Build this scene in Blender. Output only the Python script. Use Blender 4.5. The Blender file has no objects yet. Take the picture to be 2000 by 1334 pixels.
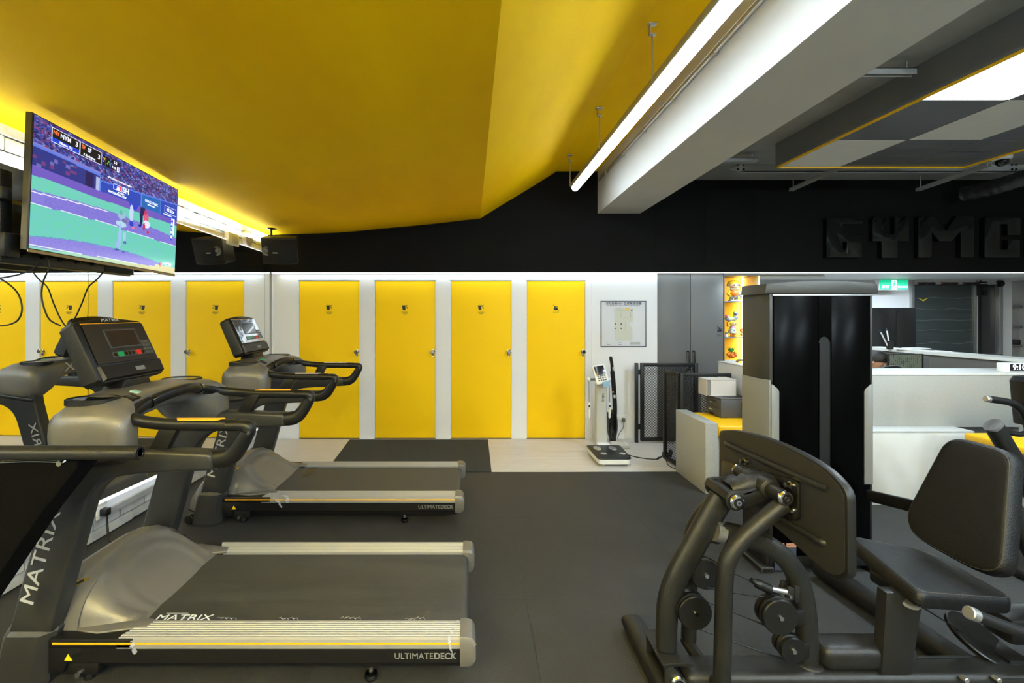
import bpy, bmesh, math, random
from mathutils import Vector, Matrix
random.seed(7)
R = math.radians
PI = math.pi
# ---------------------------------------------------------------- camera / world / exposure
F = 880.0          # focal length in pixels of the 2000 px wide frame
CX, CY, HC = 920.0, 611.0, 1.58
sc = bpy.context.scene
cam_d = bpy.data.cameras.new('camera'); cam = bpy.data.objects.new('camera', cam_d)
sc.collection.objects.link(cam); sc.camera = cam
cam.location = (0, 0, HC); cam.rotation_euler = (PI/2, 0, 0)
cam_d.sensor_fit = 'HORIZONTAL'; cam_d.sensor_width = 36.0; cam_d.lens = F/2000*36
cam_d.shift_x = (1000-CX)/2000; cam_d.shift_y = (CY-667)/2000
cam_d.clip_start = 0.02
w = bpy.data.worlds.new('world'); sc.world = w; w.use_nodes = True
w.node_tree.nodes['Background'].inputs[0].default_value = (.9, .95, 1, 1)
w.node_tree.nodes['Background'].inputs[1].default_value = 0.3
sc.view_settings.view_transform = 'Standard'; sc.view_settings.look = 'None'
sc.view_settings.gamma = 1; sc.view_settings.use_curve_mapping = False
sc.view_settings.exposure = 1.0
D = F/155.7        # distance of the back wall
def area(name, loc, rot, sx, sy, power, col=(.76, .91, 1), spread=180):
    d = bpy.data.lights.new(name, 'AREA'); d.shape = 'RECTANGLE'; d.size = sx; d.size_y = sy
    d.energy = power; d.color = col; d.spread = R(spread)
    o = bpy.data.objects.new(name, d); sc.collection.objects.link(o); o.location = loc; o.rotation_euler = rot
    return o
# light of the suspended tube (down and to the sides), the strips at mirror and bulkhead, the lit ceiling panel and an added unseen one
TUBE_X = 1.165
L_TUBE = area('tube_light', (TUBE_X, 1.7, 2.955), (0, 0, 0), .07, 6.6, 40)
L_WALLWASH = area('bulkhead_light', (2.2, D-.03, 2.078), (R(-20), 0, 0), 9.2, .03, 7)
L_MTOP = area('mirror_top_light', (-2.50, 3.3, 2.385), (R(180+1.6), R(-12), R(-1.0)), .03, 4.8, 9.5)
L_MBOT = area('mirror_base_light', (-2.50, 3.3, .24), (R(2), R(18), R(-1.0)), .03, 4.6, .5)
L_PANEL = area('panel_light', (3.32, 2.6, 2.99), (0, 0, 0), .56, .62, 34)
area('panel_light', (3.93, .6, 2.99), (0, 0, 0), .56, .62, 36)  # added fill at the second lit panel, out of view
for fx, fp in ((-1.6, 50), (0.2, 70), (2.5, 50), (3.6, 50), (5.6, 60)):       # added fill lamps behind the camera, without fixtures, shining down and up
    area('rear_fill_light', (fx, -1.5, 2.40), (R(6), 0, 0), .12, 1.6, fp*.75)
    area('rear_fill_light', (fx, -1.5, 2.42), (R(180), 0, 0), .12, 1.6, fp*2.2)
area('staff_area_light', (3.9, 5.4, 2.05), (0, 0, 0), .9, .12, 12)
area('back_room_light', (6.2, 6.3, 2.05), (0, 0, 0), 1.2, .12, 14)

def at(px, py, y): return Vector(((px-CX)*y/F, y, HC-(py-CY)*y/F))
def bx(px): return (px-CX)/155.7
def bz(py): return HC-(py-CY)/155.7
def wl(y): return -2.511-.0182*(D-y)          # x of the mirror plane at depth y

# ---------------------------------------------------------------- materials
def lin(c):
    c = c/255.0
    return c/12.92 if c <= .04045 else ((c+.055)/1.055)**2.4
def col(rgb): return (lin(rgb[0]), lin(rgb[1]), lin(rgb[2]), 1)
_m = {}
def mat(name, rgb, rough=.5, metal=0., bump=0., scale=60., var=0., vscale=8., coat=0., spec=.5, stretch=None, trans=0., alpha=1.):
    if name in _m: return _m[name]
    m = bpy.data.materials.new(name); m.use_nodes = True; nt = m.node_tree; b = nt.nodes['Principled BSDF']
    c = col(rgb)
    b.inputs['Base Color'].default_value = c
    b.inputs['Roughness'].default_value = rough; b.inputs['Metallic'].default_value = metal
    b.inputs['Specular IOR Level'].default_value = spec
    b.inputs['Coat Weight'].default_value = coat
    b.inputs['Transmission Weight'].default_value = trans
    b.inputs['Alpha'].default_value = alpha
    tc = nt.nodes.new('ShaderNodeTexCoord')
    mp = nt.nodes.new('ShaderNodeMapping'); nt.links.new(tc.outputs['Object'], mp.inputs[0])
    if stretch: mp.inputs['Scale'].default_value = stretch
    if var > 0:
        n = nt.nodes.new('ShaderNodeTexNoise'); n.inputs['Scale'].default_value = vscale; n.inputs['Detail'].default_value = 6
        n.inputs['Roughness'].default_value = .6
        nt.links.new(mp.outputs[0], n.inputs['Vector'])
        r = nt.nodes.new('ShaderNodeValToRGB')
        lo = [max(0, x*(1-var)) for x in c[:3]]+[1]; hi = [min(1, x*(1+var)) for x in c[:3]]+[1]
        r.color_ramp.elements[0].color = lo; r.color_ramp.elements[1].color = hi
        r.color_ramp.elements[0].position = .3; r.color_ramp.elements[1].position = .7
        nt.links.new(n.outputs['Fac'], r.inputs[0]); nt.links.new(r.outputs[0], b.inputs['Base Color'])
        mr = nt.nodes.new('ShaderNodeMapRange'); mr.inputs[3].default_value = max(0, rough-.08); mr.inputs[4].default_value = min(1, rough+.1)
        nt.links.new(n.outputs['Fac'], mr.inputs[0]); nt.links.new(mr.outputs[0], b.inputs['Roughness'])
    if bump > 0:
        n2 = nt.nodes.new('ShaderNodeTexNoise'); n2.inputs['Scale'].default_value = scale; n2.inputs['Detail'].default_value = 8
        nt.links.new(mp.outputs[0], n2.inputs['Vector'])
        bp = nt.nodes.new('ShaderNodeBump'); bp.inputs['Strength'].default_value = bump; bp.inputs['Distance'].default_value = .004
        nt.links.new(n2.outputs['Fac'], bp.inputs['Height']); nt.links.new(bp.outputs[0], b.inputs['Normal'])
    _m[name] = m; return m
def emit(name, rgb, s):
    if name in _m: return _m[name]
    m = bpy.data.materials.new(name); m.use_nodes = True; b = m.node_tree.nodes['Principled BSDF']
    b.inputs['Base Color'].default_value = col(rgb); b.inputs['Emission Color'].default_value = col(rgb)
    b.inputs['Emission Strength'].default_value = s; b.inputs['Roughness'].default_value = .4
    _m[name] = m; return m
def speckle(name, rgb, rgb2, rough, scale, thr=.62, bump=.1):
    m = mat(name, rgb, rough, bump=bump, scale=scale)
    nt = m.node_tree; b = nt.nodes['Principled BSDF']
    tc = nt.nodes.new('ShaderNodeTexCoord'); n = nt.nodes.new('ShaderNodeTexNoise'); n.inputs['Scale'].default_value = scale
    n.inputs['Detail'].default_value = 3
    nt.links.new(tc.outputs['Object'], n.inputs['Vector'])
    r = nt.nodes.new('ShaderNodeValToRGB'); r.color_ramp.elements[0].position = thr-.08; r.color_ramp.elements[1].position = thr
    r.color_ramp.elements[0].color = col(rgb); r.color_ramp.elements[1].color = col(rgb2)
    nt.links.new(n.outputs['Fac'], r.inputs[0]); nt.links.new(r.outputs[0], b.inputs['Base Color'])
    return m
M_YC = mat('yellow_plaster', (255, 199, 0), .7, spec=.1, bump=.35, scale=9, var=.10, vscale=1.5, stretch=(1, .35, 1))
M_YD = mat('yellow_door_paint', (255, 206, 18), .6, spec=.15, var=.02, vscale=2)
M_YF = mat('yellow_metal', (246, 190, 0), .45)
M_WW = mat('white_wall_paint', (204, 204, 207), .7, bump=.25, scale=18, var=.03, vscale=3)
M_BR = mat('white_painted_brick', (196, 196, 194), .6, bump=1.0, scale=28, var=.12, vscale=14)
M_MO = mat('white_painted_mortar', (158, 158, 156), .8, bump=.6, scale=60, var=.1)
M_BW = mat('black_wall_paint', (10, 10, 10), .8, spec=.2, bump=.1, scale=30, var=.1, vscale=2)
M_BM = mat('beam_plaster', (188, 188, 184), .65, bump=.25, scale=8, var=.05, vscale=2)
M_GC = mat('grey_ceiling_plaster', (132, 132, 128), .7, bump=.3, scale=10, var=.12, vscale=3)
M_DG = mat('dark_grey_panel', (104, 105, 105), .5, var=.08, vscale=4)
M_RB = mat('black_rubber_flooring', (44, 44, 43), .68, bump=.8, scale=150, var=.22, vscale=5)
M_RU = mat('rubber_base', (20, 20, 20), .8)
M_WD = mat('pale_oak_plank', (192, 189, 186), .45, bump=.1, scale=30, var=.09, vscale=5, stretch=(1, 9, 1))
M_MAT = mat('door_mat_pile', (44, 46, 45), .95, bump=1.0, scale=300, var=.5, vscale=90)
M_MIR = mat('mirror_silver', (242, 244, 244), .0, metal=1.)
M_GRY = mat('grey_cabinet_laminate', (92, 92, 91), .45, var=.05, vscale=2)
M_WH = mat('white_plastic', (226, 226, 224), .4)
M_WG = mat('white_gloss_trim', (225, 226, 230), .35)
M_BK = mat('black_plastic', (17, 17, 17), .42, spec=.4, bump=.1, scale=200)
M_BKG = mat('black_gloss', (8, 8, 8), .12, coat=.6)
M_BKM = mat('matte_black_metal', (22, 22, 22), .45, metal=.2, bump=.08, scale=220)
M_FR = mat('charcoal_textured_powder_coat', (33, 33, 32), .42, metal=.3, bump=.25, scale=260, var=.12, vscale=10)
M_FRD = mat('dark_pulley_plastic', (14, 14, 14), .38)
M_CH = mat('polished_chrome', (210, 210, 210), .12, metal=1.)
M_AL = mat('brushed_aluminium', (190, 190, 190), .35, metal=.9, bump=.1, scale=60, stretch=(.05, 8, 8), var=.06, vscale=10)
M_SL = mat('ribbed_silver_rail', (150, 150, 150), .42, metal=.3, bump=.12, scale=40, stretch=(.1, 6, 1), var=.1, vscale=9)
M_TG = mat('treadmill_grey_plastic', (104, 102, 98), .36, bump=.12, scale=240, var=.06, vscale=6, metal=.2)
M_TF = mat('treadmill_dark_frame', (52, 52, 51), .4, bump=.15, scale=200, var=.06, vscale=6, metal=.3)
M_BELT = mat('treadmill_belt', (54, 54, 52), .5, bump=.35, scale=120, var=.25, vscale=3.5, stretch=(.35, 4, 1))
M_YS = mat('amber_stripe', (248, 176, 20), .4)
M_LE = mat('black_leather', (12, 12, 12), .42, spec=.35, bump=.55, scale=220, var=.1, vscale=30)
M_CT = speckle('grey_speckled_stone', (160, 161, 157), (148, 149, 146), .5, 150, .62, .05)
M_CTT = mat('pale_counter_top', (205, 206, 204), .45, var=.03)
M_GV = mat('galvanised_steel', (168, 168, 166), .5, metal=.15, var=.06)
M_TX = mat('silver_lettering', (190, 190, 188), .4, metal=.2)
M_TXW = mat('white_lettering', (225, 225, 225), .5)
M_TXD = mat('grey_lettering', (120, 120, 118), .5)
M_TXB = mat('navy_lettering', (32, 32, 62), .5)
M_TXK = mat('dark_print', (20, 22, 30), .5)
M_LED = emit('led_white', (228, 244, 255), 14)
M_LEDS = emit('led_strip', (255, 255, 255), .85)
M_PAN = emit('lit_ceiling_panel', (255, 255, 255), 3)
M_WARM = emit('warm_led', (255, 226, 160), 3)
M_GN = mat('green_button', (0, 150, 96), .35)
M_RD = mat('red_button', (222, 30, 30), .35)
M_SCR = mat('dark_lcd', (34, 33, 38), .2, coat=.3)
M_FILM = mat('crinkled_clear_film', (170, 172, 176), .12, metal=.85, bump=1., scale=14)
M_SKIN = mat('skin', (212, 160, 128), .5)
M_HAIR = mat('dark_hair', (28, 22, 20), .55, bump=.4, scale=90, stretch=(1, 8, 1))
M_CLO = mat('dark_shirt', (40, 42, 50), .8)

# ---------------------------------------------------------------- mesh helpers
class MB:
    def __init__(s): s.bm = bmesh.new(); s.mats = []
    def _mk(s, m):
        if m not in s.mats: s.mats.append(m)
        i = s.mats.index(m)
        for f in s.bm.faces:
            if not f.tag: f.tag = True; f.material_index = i
        return s
    def box(s, c, d, m, bev=0., rot=None, seg=2):
        M = Matrix.Translation(Vector(c))
        if rot is not None: M = M @ (rot if isinstance(rot, Matrix) else Matrix.Rotation(rot[2], 4, 'Z') @ Matrix.Rotation(rot[1], 4, 'Y') @ Matrix.Rotation(rot[0], 4, 'X'))
        M = M @ Matrix.Diagonal((d[0], d[1], d[2], 1))
        r = bmesh.ops.create_cube(s.bm, size=1, matrix=M)
        if bev > 0:
            es = {e for v in r['verts'] for e in v.link_edges}
            bmesh.ops.bevel(s.bm, geom=list(es), offset=min(bev, min(d)*.49), segments=seg, profile=.5, affect='EDGES')
        return s._mk(m)
    def bb(s, a, b, m, bev=0., seg=2):
        a, b = Vector(a), Vector(b)
        return s.box((a+b)/2, (abs(b.x-a.x), abs(b.y-a.y), abs(b.z-a.z)), m, bev, None, seg)
    def rings(s, rs, m, cap=True, closed=False):
        n = len(rs[0]); vs = [[s.bm.verts.new(p) for p in r] for r in rs]
        L = len(vs)
        for i in range(L if closed else L-1):
            a, b = vs[i], vs[(i+1) % L]
            for j in range(n):
                try: s.bm.faces.new((a[j], a[(j+1) % n], b[(j+1) % n], b[j]))
                except ValueError: pass
        if cap and not closed:
            try: s.bm.faces.new(vs[0][::-1]); s.bm.faces.new(vs[-1])
            except ValueError: pass
        return s._mk(m)
    def cyl(s, a, b, r, m, n=20, r2=None, chamfer=0.):
        a, b = Vector(a), Vector(b); t = (b-a).normalized(); L = (b-a).length
        u = t.orthogonal().normalized(); v = t.cross(u); r2 = r if r2 is None else r2
        def ring(d, rr): return [a+t*d+(u*math.cos(2*PI*k/n)+v*math.sin(2*PI*k/n))*rr for k in range(n)]
        if chamfer: rs = [ring(0, r-chamfer), ring(chamfer, r), ring(L-chamfer, r2), ring(L, r2-chamfer)]
        else: rs = [ring(0, r), ring(L, r2)]
        return s.rings(rs, m)
    def lathe(s, c, axis, prof, m, n=24):     # prof: list of (distance along axis, radius)
        c = Vector(c); t = Vector(axis).normalized(); u = t.orthogonal().normalized(); v = t.cross(u)
        return s.rings([[c+t*d+(u*math.cos(2*PI*k/n)+v*math.sin(2*PI*k/n))*max(r, .0002) for k in range(n)] for d, r in prof], m)
    def sweep(s, path, w, h, m, n=12, up=(0, 0, 1), sup=2., cap=True):
        P = [Vector(p) for p in path]; L = len(P); up = Vector(up); rs = []
        for i, p in enumerate(P):
            t = (P[min(i+1, L-1)]-P[max(i-1, 0)]).normalized()
            sd = t.cross(up)
            sd = sd.normalized() if sd.length > 1e-4 else Vector((1, 0, 0))
            u2 = sd.cross(t).normalized()
            ww = w[i] if isinstance(w, (list, tuple)) else w; hh = h[i] if isinstance(h, (list, tuple)) else h
            rg = []
            for k in range(n):
                a = 2*PI*(k+.5)/n; ca, sa = math.cos(a), math.sin(a)
                x = math.copysign(abs(ca)**(2/sup), ca)*ww; y = math.copysign(abs(sa)**(2/sup), sa)*hh
                rg.append(p+sd*x+u2*y)
            rs.append(rg)
        return s.rings(rs, m, cap)
    def prism(s, poly, ax, d0, d1, m, bev=0., seg=2):   # ax: axis of extrusion; poly in the two other axes
        def P(a, b, d): return {'x': (d, a, b), 'y': (a, d, b), 'z': (a, b, d)}[ax]
        v0 = [s.bm.verts.new(P(a, b, d0)) for a, b in poly]; v1 = [s.bm.verts.new(P(a, b, d1)) for a, b in poly]
        n = len(poly); fs = [s.bm.faces.new(v0), s.bm.faces.new(v1[::-1])]
        for i in range(n): fs.append(s.bm.faces.new((v0[i], v1[i], v1[(i+1) % n], v0[(i+1) % n])))
        bmesh.ops.recalc_face_normals(s.bm, faces=fs)
        if bev > 0:
            es = {e for f in fs[:2] for e in f.edges}
            bmesh.ops.bevel(s.bm, geom=list(es), offset=bev, segments=seg, profile=.5, affect='EDGES')
        return s._mk(m)
    def grid(s, fn, nu, nv, m, wrap=False):
        vs = [[s.bm.verts.new(fn(i/nu, j/nv)) for j in range(nv+1)] for i in range(nu+1)]
        for i in range(nu):
            for j in range(nv): s.bm.faces.new((vs[i][j], vs[i+1][j], vs[i+1][j+1], vs[i][j+1]))
        return s._mk(m)
    def sphere(s, c, r, m, n=16, sc3=(1, 1, 1), rot=None):
        M = Matrix.Translation(Vector(c)) @ (rot or Matrix()) @ Matrix.Diagonal((r*sc3[0], r*sc3[1], r*sc3[2], 1))
        bmesh.ops.create_uvsphere(s.bm, u_segments=n, v_segments=max(6, n//2), radius=1, matrix=M)
        return s._mk(m)
    def poly(s, pts, m):
        s.bm.faces.new([s.bm.verts.new(p) for p in pts]); return s._mk(m)
    def build(s, name, parent=None, angle=35, smooth=True, norm=True):
        if norm: bmesh.ops.recalc_face_normals(s.bm, faces=s.bm.faces)
        me = bpy.data.meshes.new(name); s.bm.to_mesh(me); s.bm.free()
        for m in s.mats: me.materials.append(m)
        if smooth:
            me.polygons.foreach_set('use_smooth', [True]*len(me.polygons))
            me.set_sharp_from_angle(angle=R(angle))
        o = bpy.data.objects.new(name, me); sc.collection.objects.link(o)
        if parent: o.parent = parent
        return o
def cat(pts, k=6):
    P = [Vector(p) for p in pts]; out = []
    for i in range(len(P)-1):
        p0, p1, p2, p3 = P[max(i-1, 0)], P[i], P[i+1], P[min(i+2, len(P)-1)]
        for j in range(k):
            t = j/k
            out.append(.5*((2*p1)+(p2-p0)*t+(2*p0-5*p1+4*p2-p3)*t*t+(3*p1-p0-3*p2+p3)*t**3))
    out.append(P[-1]); return out
def tag(o, label, category, group=None, kind=None):
    o['label'] = label; o['category'] = category
    if group: o['group'] = group
    if kind: o['kind'] = kind
    return o
def empty(name, loc, label=None, category=None, group=None, rz=0):
    o = bpy.data.objects.new(name, None); sc.collection.objects.link(o); o.location = loc; o.rotation_euler = (0, 0, rz)
    o.empty_display_size = .1
    if label: tag(o, label, category, group)
    return o
def struct(o): o['kind'] = 'structure'; return o
def text(body, size, M, m, parent, name='lettering', ext=.0006, align='CENTER', bold=0., sx=1.):
    c = bpy.data.curves.new(name, 'FONT'); c.body = body; c.size = size; c.extrude = ext; c.align_x = align; c.align_y = 'CENTER'
    c.offset = bold; c.resolution_u = 3
    o = bpy.data.objects.new('tmp', c); sc.collection.objects.link(o)
    bpy.context.view_layer.update()
    me = bpy.data.meshes.new_from_object(o.evaluated_get(bpy.context.evaluated_depsgraph_get()))
    bpy.data.objects.remove(o); bpy.data.curves.remove(c)
    me.transform(M @ Matrix.Diagonal((sx, 1, 1, 1))); me.materials.clear(); me.materials.append(m)
    t = bpy.data.objects.new(name, me); sc.collection.objects.link(t)
    if parent: t.parent = parent
    return t
def FRONT(x, y, z, roll=0.): return Matrix.Translation((x, y, z)) @ Matrix.Rotation(PI/2, 4, 'X') @ Matrix.Rotation(roll, 4, 'Z')  # faces -y
def copy_tree(o, parent=None, dx=None):
    c = o.copy(); sc.collection.objects.link(c); c.parent = parent
    for k in list(o.children): copy_tree(k, c)
    return c
# ================================================================= ROOM SHELL
YW = 4.485   # front edge of the plank floor
b = MB(); b.bb((-2.95, -2.9, -.06), (8.7, 7.3, -.012), M_RU); floor = struct(b.build('floor'))
def share(name, me, parent, loc, rz=0.):
    o = bpy.data.objects.new(name, me); sc.collection.objects.link(o); o.parent = parent; o.location = loc; o.rotation_euler = (0, 0, rz)
    return o
b = MB(); b.box((0, 0, -.006), (.999, .999, .012), M_RB, .0004, seg=1); t0 = b.build('rubber_tile', floor); me = t0.data
n = 0
for i in range(11):
    for j in range(7):
        x = -2.2+i; y = YW-.5-j
        if n == 0: t0.location = (x, y, 0)
        else: share('rubber_tile', me, floor, (x, y, 0))
        n += 1
b = MB(); b.box((0, 0, -.006), (1.199, .1455, .012), M_WD, .0005, seg=1); t0 = b.build('floor_plank', floor); me = t0.data
n = 0
for j in range(8):
    for i in range(5):
        x = -2.25+i*1.2+(j % 3)*.37-.3; y = YW+.0735+j*.1465
        if n == 0: t0.location = (x, y, 0)
        else: share('floor_plank', me, floor, (x, y, random.uniform(-.0008, 0)))
        n += 1
b = MB(); b.bb((2.9, YW, -.012), (8.6, 7.1, -.001), M_WD); b.build('plank_area', floor)
b = MB(); b.bb((-2.65, YW-.012, -.01), (2.1, YW+.004, .004), M_AL, .002); tt = struct(b.build('trim_1'))

# left wall, its brick courses and the mirror
def zt(y): return 2.306+(D-y)*.0293
def zb(y): return .197+(D-y)*.0355
def zceil(y): return 2.556+(D-y)*.024
def slab(mb, y0, y1, z0, z1, x0, x1, m):      # z0,z1 functions of y ; x0,x1 offsets from the mirror plane
    rs = []
    for y in (y0, y1): rs.append([(wl(y)+x0, y, z0(y)), (wl(y)+x1, y, z0(y)), (wl(y)+x1, y, z1(y)), (wl(y)+x0, y, z1(y))])
    return mb.rings(rs, m)
b = MB(); slab(b, -2.9, D+.02, lambda y: -.02, lambda y: 2.95, -.2, -.062, M_MO); wall_l = struct(b.build('wall_left', smooth=False))
def bricks(y0, y1, z0f, rows, bl, bh, skip=None):
    mes = []
    for v in range(4):
        bb = MB(); bb.box((0, 0, 0), (.03, bl-.008, bh-.008), M_BR, .004, seg=2)
        for q in bb.bm.verts: q.co += Vector((random.uniform(-.003, .002), random.uniform(-.002, .002), random.uniform(-.002, .002)))
        o = bb.build('brick', wall_l); mes.append(o.data); bpy.data.objects.remove(o)
    for r in range(rows):
        y = y0+(bl/2 if r % 2 else 0)
        while y < y1:
            o = share('brick', random.choice(mes), wall_l, (wl(y)-.05+random.uniform(-.004, .004), y, z0f(y)+(r+.5)*bh), R(-1.04)+random.uniform(-.01, .01))
            y += bl
bricks(2.05, D-.05, lambda y: zt(y)+.0, 3, .235, .086)
bricks(1.45, D-.05, lambda y: .004, 2, .235, .071)
b = MB()
slab(b, -2.9, D, lambda y: .146, lambda y: .19, -.06, -.012, M_GV)
slab(b, -2.9, D, lambda y: .19, lambda y: zb(y)-.006, -.06, -.035, M_WG)
struct(b.build('trim_2', smooth=False))
ys = [-2.85, -1.95, .53, 3.01, 5.49, D-.03]
mr = empty('wall_mirror', (0, 0, 0), 'floor-to-ceiling mirror lining the left wall, reflecting the yellow doors', 'mirror')
for i in range(5):
    b = MB(); slab(b, ys[i]+.003, ys[i+1]-.003, zb, zt, -.014, 0, M_MIR)
    b.build('mirror_panel', mr, smooth=False)
b = MB(); slab(b, -2.8, D-.03, lambda y: zt(y)-.004, lambda y: zt(y)+.012, -.034, -.018, M_LEDS)
tag(b.build('led_strip', smooth=False), 'glowing white LED strip along the top edge of the wall mirror', 'light strip')
b = MB(); slab(b, -2.8, D-.03, lambda y: zb(y)-.03, lambda y: zb(y)-.004, -.034, -.016, M_LEDS)
tag(b.build('led_strip', smooth=False), 'glowing white LED strip along the bottom edge of the wall mirror', 'light strip')

# back wall: white piers and header
doors = [(582, 702), (730, 851), (879, 1000), (1028, 1145)]
ZD = bz(547)
b = MB(); yb = D+.012
xs = [-2.62]+[v for d in doors for v in (bx(d[0]), bx(d[1]))]+[bx(1284.5)]
for i in range(0, len(xs), 2): b.bb((xs[i], yb, -.01), (xs[i+1], yb+.15, 2.12), M_WW)
for d in doors: b.bb((bx(d[0]), yb, ZD), (bx(d[1]), yb+.15, 2.12), M_WW)
b.bb((bx(532)-.01, yb-.012, 0), (bx(532)+.004, yb+.01, 2.087), M_WG, .002)
b.bb((bx(1156), yb-.003, 0), (bx(1157.5), yb+.01, 2.087), M_WG, .001)
b.bb((-2.62, yb+.15, -.01), (bx(1284.5), yb+.2, 2.12), M_BW)
struct(b.build('wall_back', smooth=False))
# black bulkhead over it
b = MB()
b.bb((-2.75, D-.005, 2.087), (8.7, D+.06, 3.62), M_BW)
b.bb((-2.75, D+.06, 2.087), (8.7, 7.2, 2.12), M_WH)
struct(b.build('wall_back', smooth=False))
for i, (a, c) in enumerate(((1279.5, 1376), (1378, 1475.5))):
    b = MB(); b.bb((bx(a), D-.0085, bz(516.5)), (bx(c), D-.0053, min(bz(367.5), 3.2)), M_BW, .002)
    tag(b.build('access_panel'), 'flush black access panel in the black wall, '+('left one beside the beam end' if i == 0 else 'right one toward the big letters'), 'panel', 'access panels')
b = MB(); b.bb((-2.5, D-.002, 2.0865), (8.6, D+.012, 2.0935-.012), M_LEDS)
b.bb((-2.5, D-.006, 2.079), (8.6, D-.001, 2.0875), M_LEDS)
tag(b.build('led_strip', smooth=False), 'thin glowing LED line under the black upper wall, above the yellow doors', 'light strip')

# doors
def door(i, d):
    x0, x1 = bx(d[0]), bx(d[1]); y = D+.022
    b = MB(); b.bb((x0+.012, y, .004), (x1-.012, y+.035, ZD-.012), M_YD, .002)
    o = struct(b.build('door_%d' % (i+1)))
    b = MB()
    b.bb((x0, y-.004, 0), (x0+.009, y+.05, ZD), M_WG); b.bb((x1-.009, y-.004, 0), (x1, y+.05, ZD), M_WG); b.bb((x0, y-.004, ZD-.009), (x1, y+.05, ZD), M_WG)
    b.bb((x0+.009, y-.002, 0), (x1-.009, y+.03, .003), M_AL)
    b.build('door_frame', o)
    kx, kz = x1-bx(702)+bx(697)-.005, bz(688)
    b = MB(); b.lathe((kx, y+.002, kz+.005), (0, -1, 0), [(0, .028), (.006, .029), (.012, .024), (.02, .013), (.035, .013), (.04, .026), (.055, .028), (.062, .02)], M_BK)
    b.bb((kx-.016, y-.008, kz-.045), (kx+.016, y+.001, kz-.01), M_BK, .003)
    b.bb((kx-.012, y-.006, kz-.058), (kx+.012, y, kz-.05), M_CH, .001)
    b.build('door_knob', o)
    sx, sz, s = (x0+x1)/2, bz(601), 1/155.7
    b = MB(); yy = y-.0012
    def q(pts, m=M_TXK): b.prism([(sx+a*s, sz+c*s) for a, c in pts], 'y', yy, yy+.0012, m)
    if i < 3:
        q([(-6, 3.5), (1, 3.8), (.6, -.5), (1.2, -4.2), (-4.6, -4.2)]); q([(-6.2, 5), (6, 5), (6, 4.3), (-6.2, 4.3)])
        q([(1.5, 3.4), (2.4, 3.4), (3.4, 1.4), (5.8, -.2), (5.2, -1.2), (2.4, .8)]); q([(4.2, -.2), (6, -.8), (5.2, -1.8), (3, -1.2)])
        L = ('CHANGING', 'ROOM')
    else:
        q([(-5.6, 5.4), (-4.8, 6), (6.2, -5), (5.4, -5.8)])
        q([(-4, -4.6), (3, -4.6), (3.6, -1), (-4.4, -1)])
        for k in range(3): q([(-3.4+k*2.3, -1), (-2+k*2.3, -1), (-1.6+k*2.3, 3.4-k*.4), (-3+k*2.3, 3.6-k*.4)])
        L = ('NO ENTRY', '')
    sg = b.build('door_symbol', o, smooth=False)
    text(L[0], 2.4*s, FRONT(sx, yy, sz-8.9*s), M_TXK, o, 'lettering', .0004, bold=.00015)
    if L[1]: text(L[1], 2.4*s, FRONT(sx, yy, sz-11.7*s), M_TXK, o, 'lettering', .0004, bold=.00015)
for i, d in enumerate(doors): door(i, d)

# grey double cupboard beside the poster, and its handles
cb = empty('built_in_cupboard', ((bx(1285)+bx(1415))/2, D+.02, 0), 'tall grey double-door cupboard beside the lit figurine niche', 'cupboard')
wbx = (bx(1415)-bx(1285))/2
b = MB(); b.bb((-wbx, .03, 0), (wbx, .5, 2.087), M_GRY); b.build('carcass', cb)
for s_ in (-1, 1):
    b = MB(); b.bb((s_*.003, 0, .01), (s_*(wbx-.004), .022, 2.07), M_GRY, .002); dd = b.build('door', cb)
    b = MB(); hx = s_*.035; zt_, zb_ = bz(686), bz(722)
    b.sweep([(hx, 0, zt_), (hx, -.04, zt_), (hx, -.045, zt_-.01), (hx, -.045, zb_+.01), (hx, -.04, zb_), (hx, 0, zb_)], .01, .01, M_BK, 10, up=(1, 0, 0))
    b.build('handle', dd)
s = 1/155.7; b = MB(); sx, sz = bx(1407)-(bx(1285)+bx(1415))/2, bz(643)
for pts in ([(-5.6, 6.4), (-4.6, 7.2), (6.4, -5), (5.4, -5.8)], [(-4, -5.6), (3, -5.6), (3.6, -.6), (-4.4, -.6)], [(-3.6, -.6), (-2.4, -.6), (-2.4, 3), (-3.6, 3)], [(-1, -.6), (.2, -.6), (2, 5), (.8, 5.4)], [(2, -.6), (3.4, -.6), (4, 1.8), (3, 2)]):
    b.prism([(sx+a*s, sz+c*s) for a, c in pts], 'y', -.0016, -.0002, M_TXK)
b.build('door_symbol', cb, smooth=False)
text('DO NOT', 2.4*s, FRONT(sx, -.001, sz-10*s), M_TXK, cb, 'lettering', .0004)
text('TOUCH', 2.4*s, FRONT(sx, -.001, sz-13*s), M_TXK, cb, 'lettering', .0004)

# yellow ceiling: three slopes
XF, ZF = bx(938), bz(427); XR, ZR = bx(1087), bz(335)
def ceil_pt(u, v):
    y = -2.9+(D+2.9)*v
    P = [(wl(y)-.06, zceil(y)), (XF, ZF), (XR, ZR), (1.70, ZR)]
    k = u*3; i = min(2, int(k)); f = k-i
    x = P[i][0]+(P[i+1][0]-P[i][0])*f; z = P[i][1]+(P[i+1][1]-P[i][1])*f
    if i == 0: z -= .05*math.sin(PI*f)*(1-.5*f)
    z += .004*math.sin(x*5+y*2.3)*math.sin(f*PI)
    return (x, y, z)
b = MB(); b.grid(ceil_pt, 36, 40, M_YC)
struct(b.build('ceiling', angle=12))
b = MB(); b.bb((-2.95, -2.95, 3.62), (8.7, 7.2, 3.7), M_GC); struct(b.build('ceiling'))
b = MB(); b.bb((1.9, -2.9, 3.243), (8.7, D-.005, 3.3), M_GC)
struct(b.build('ceiling', smooth=False))
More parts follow.
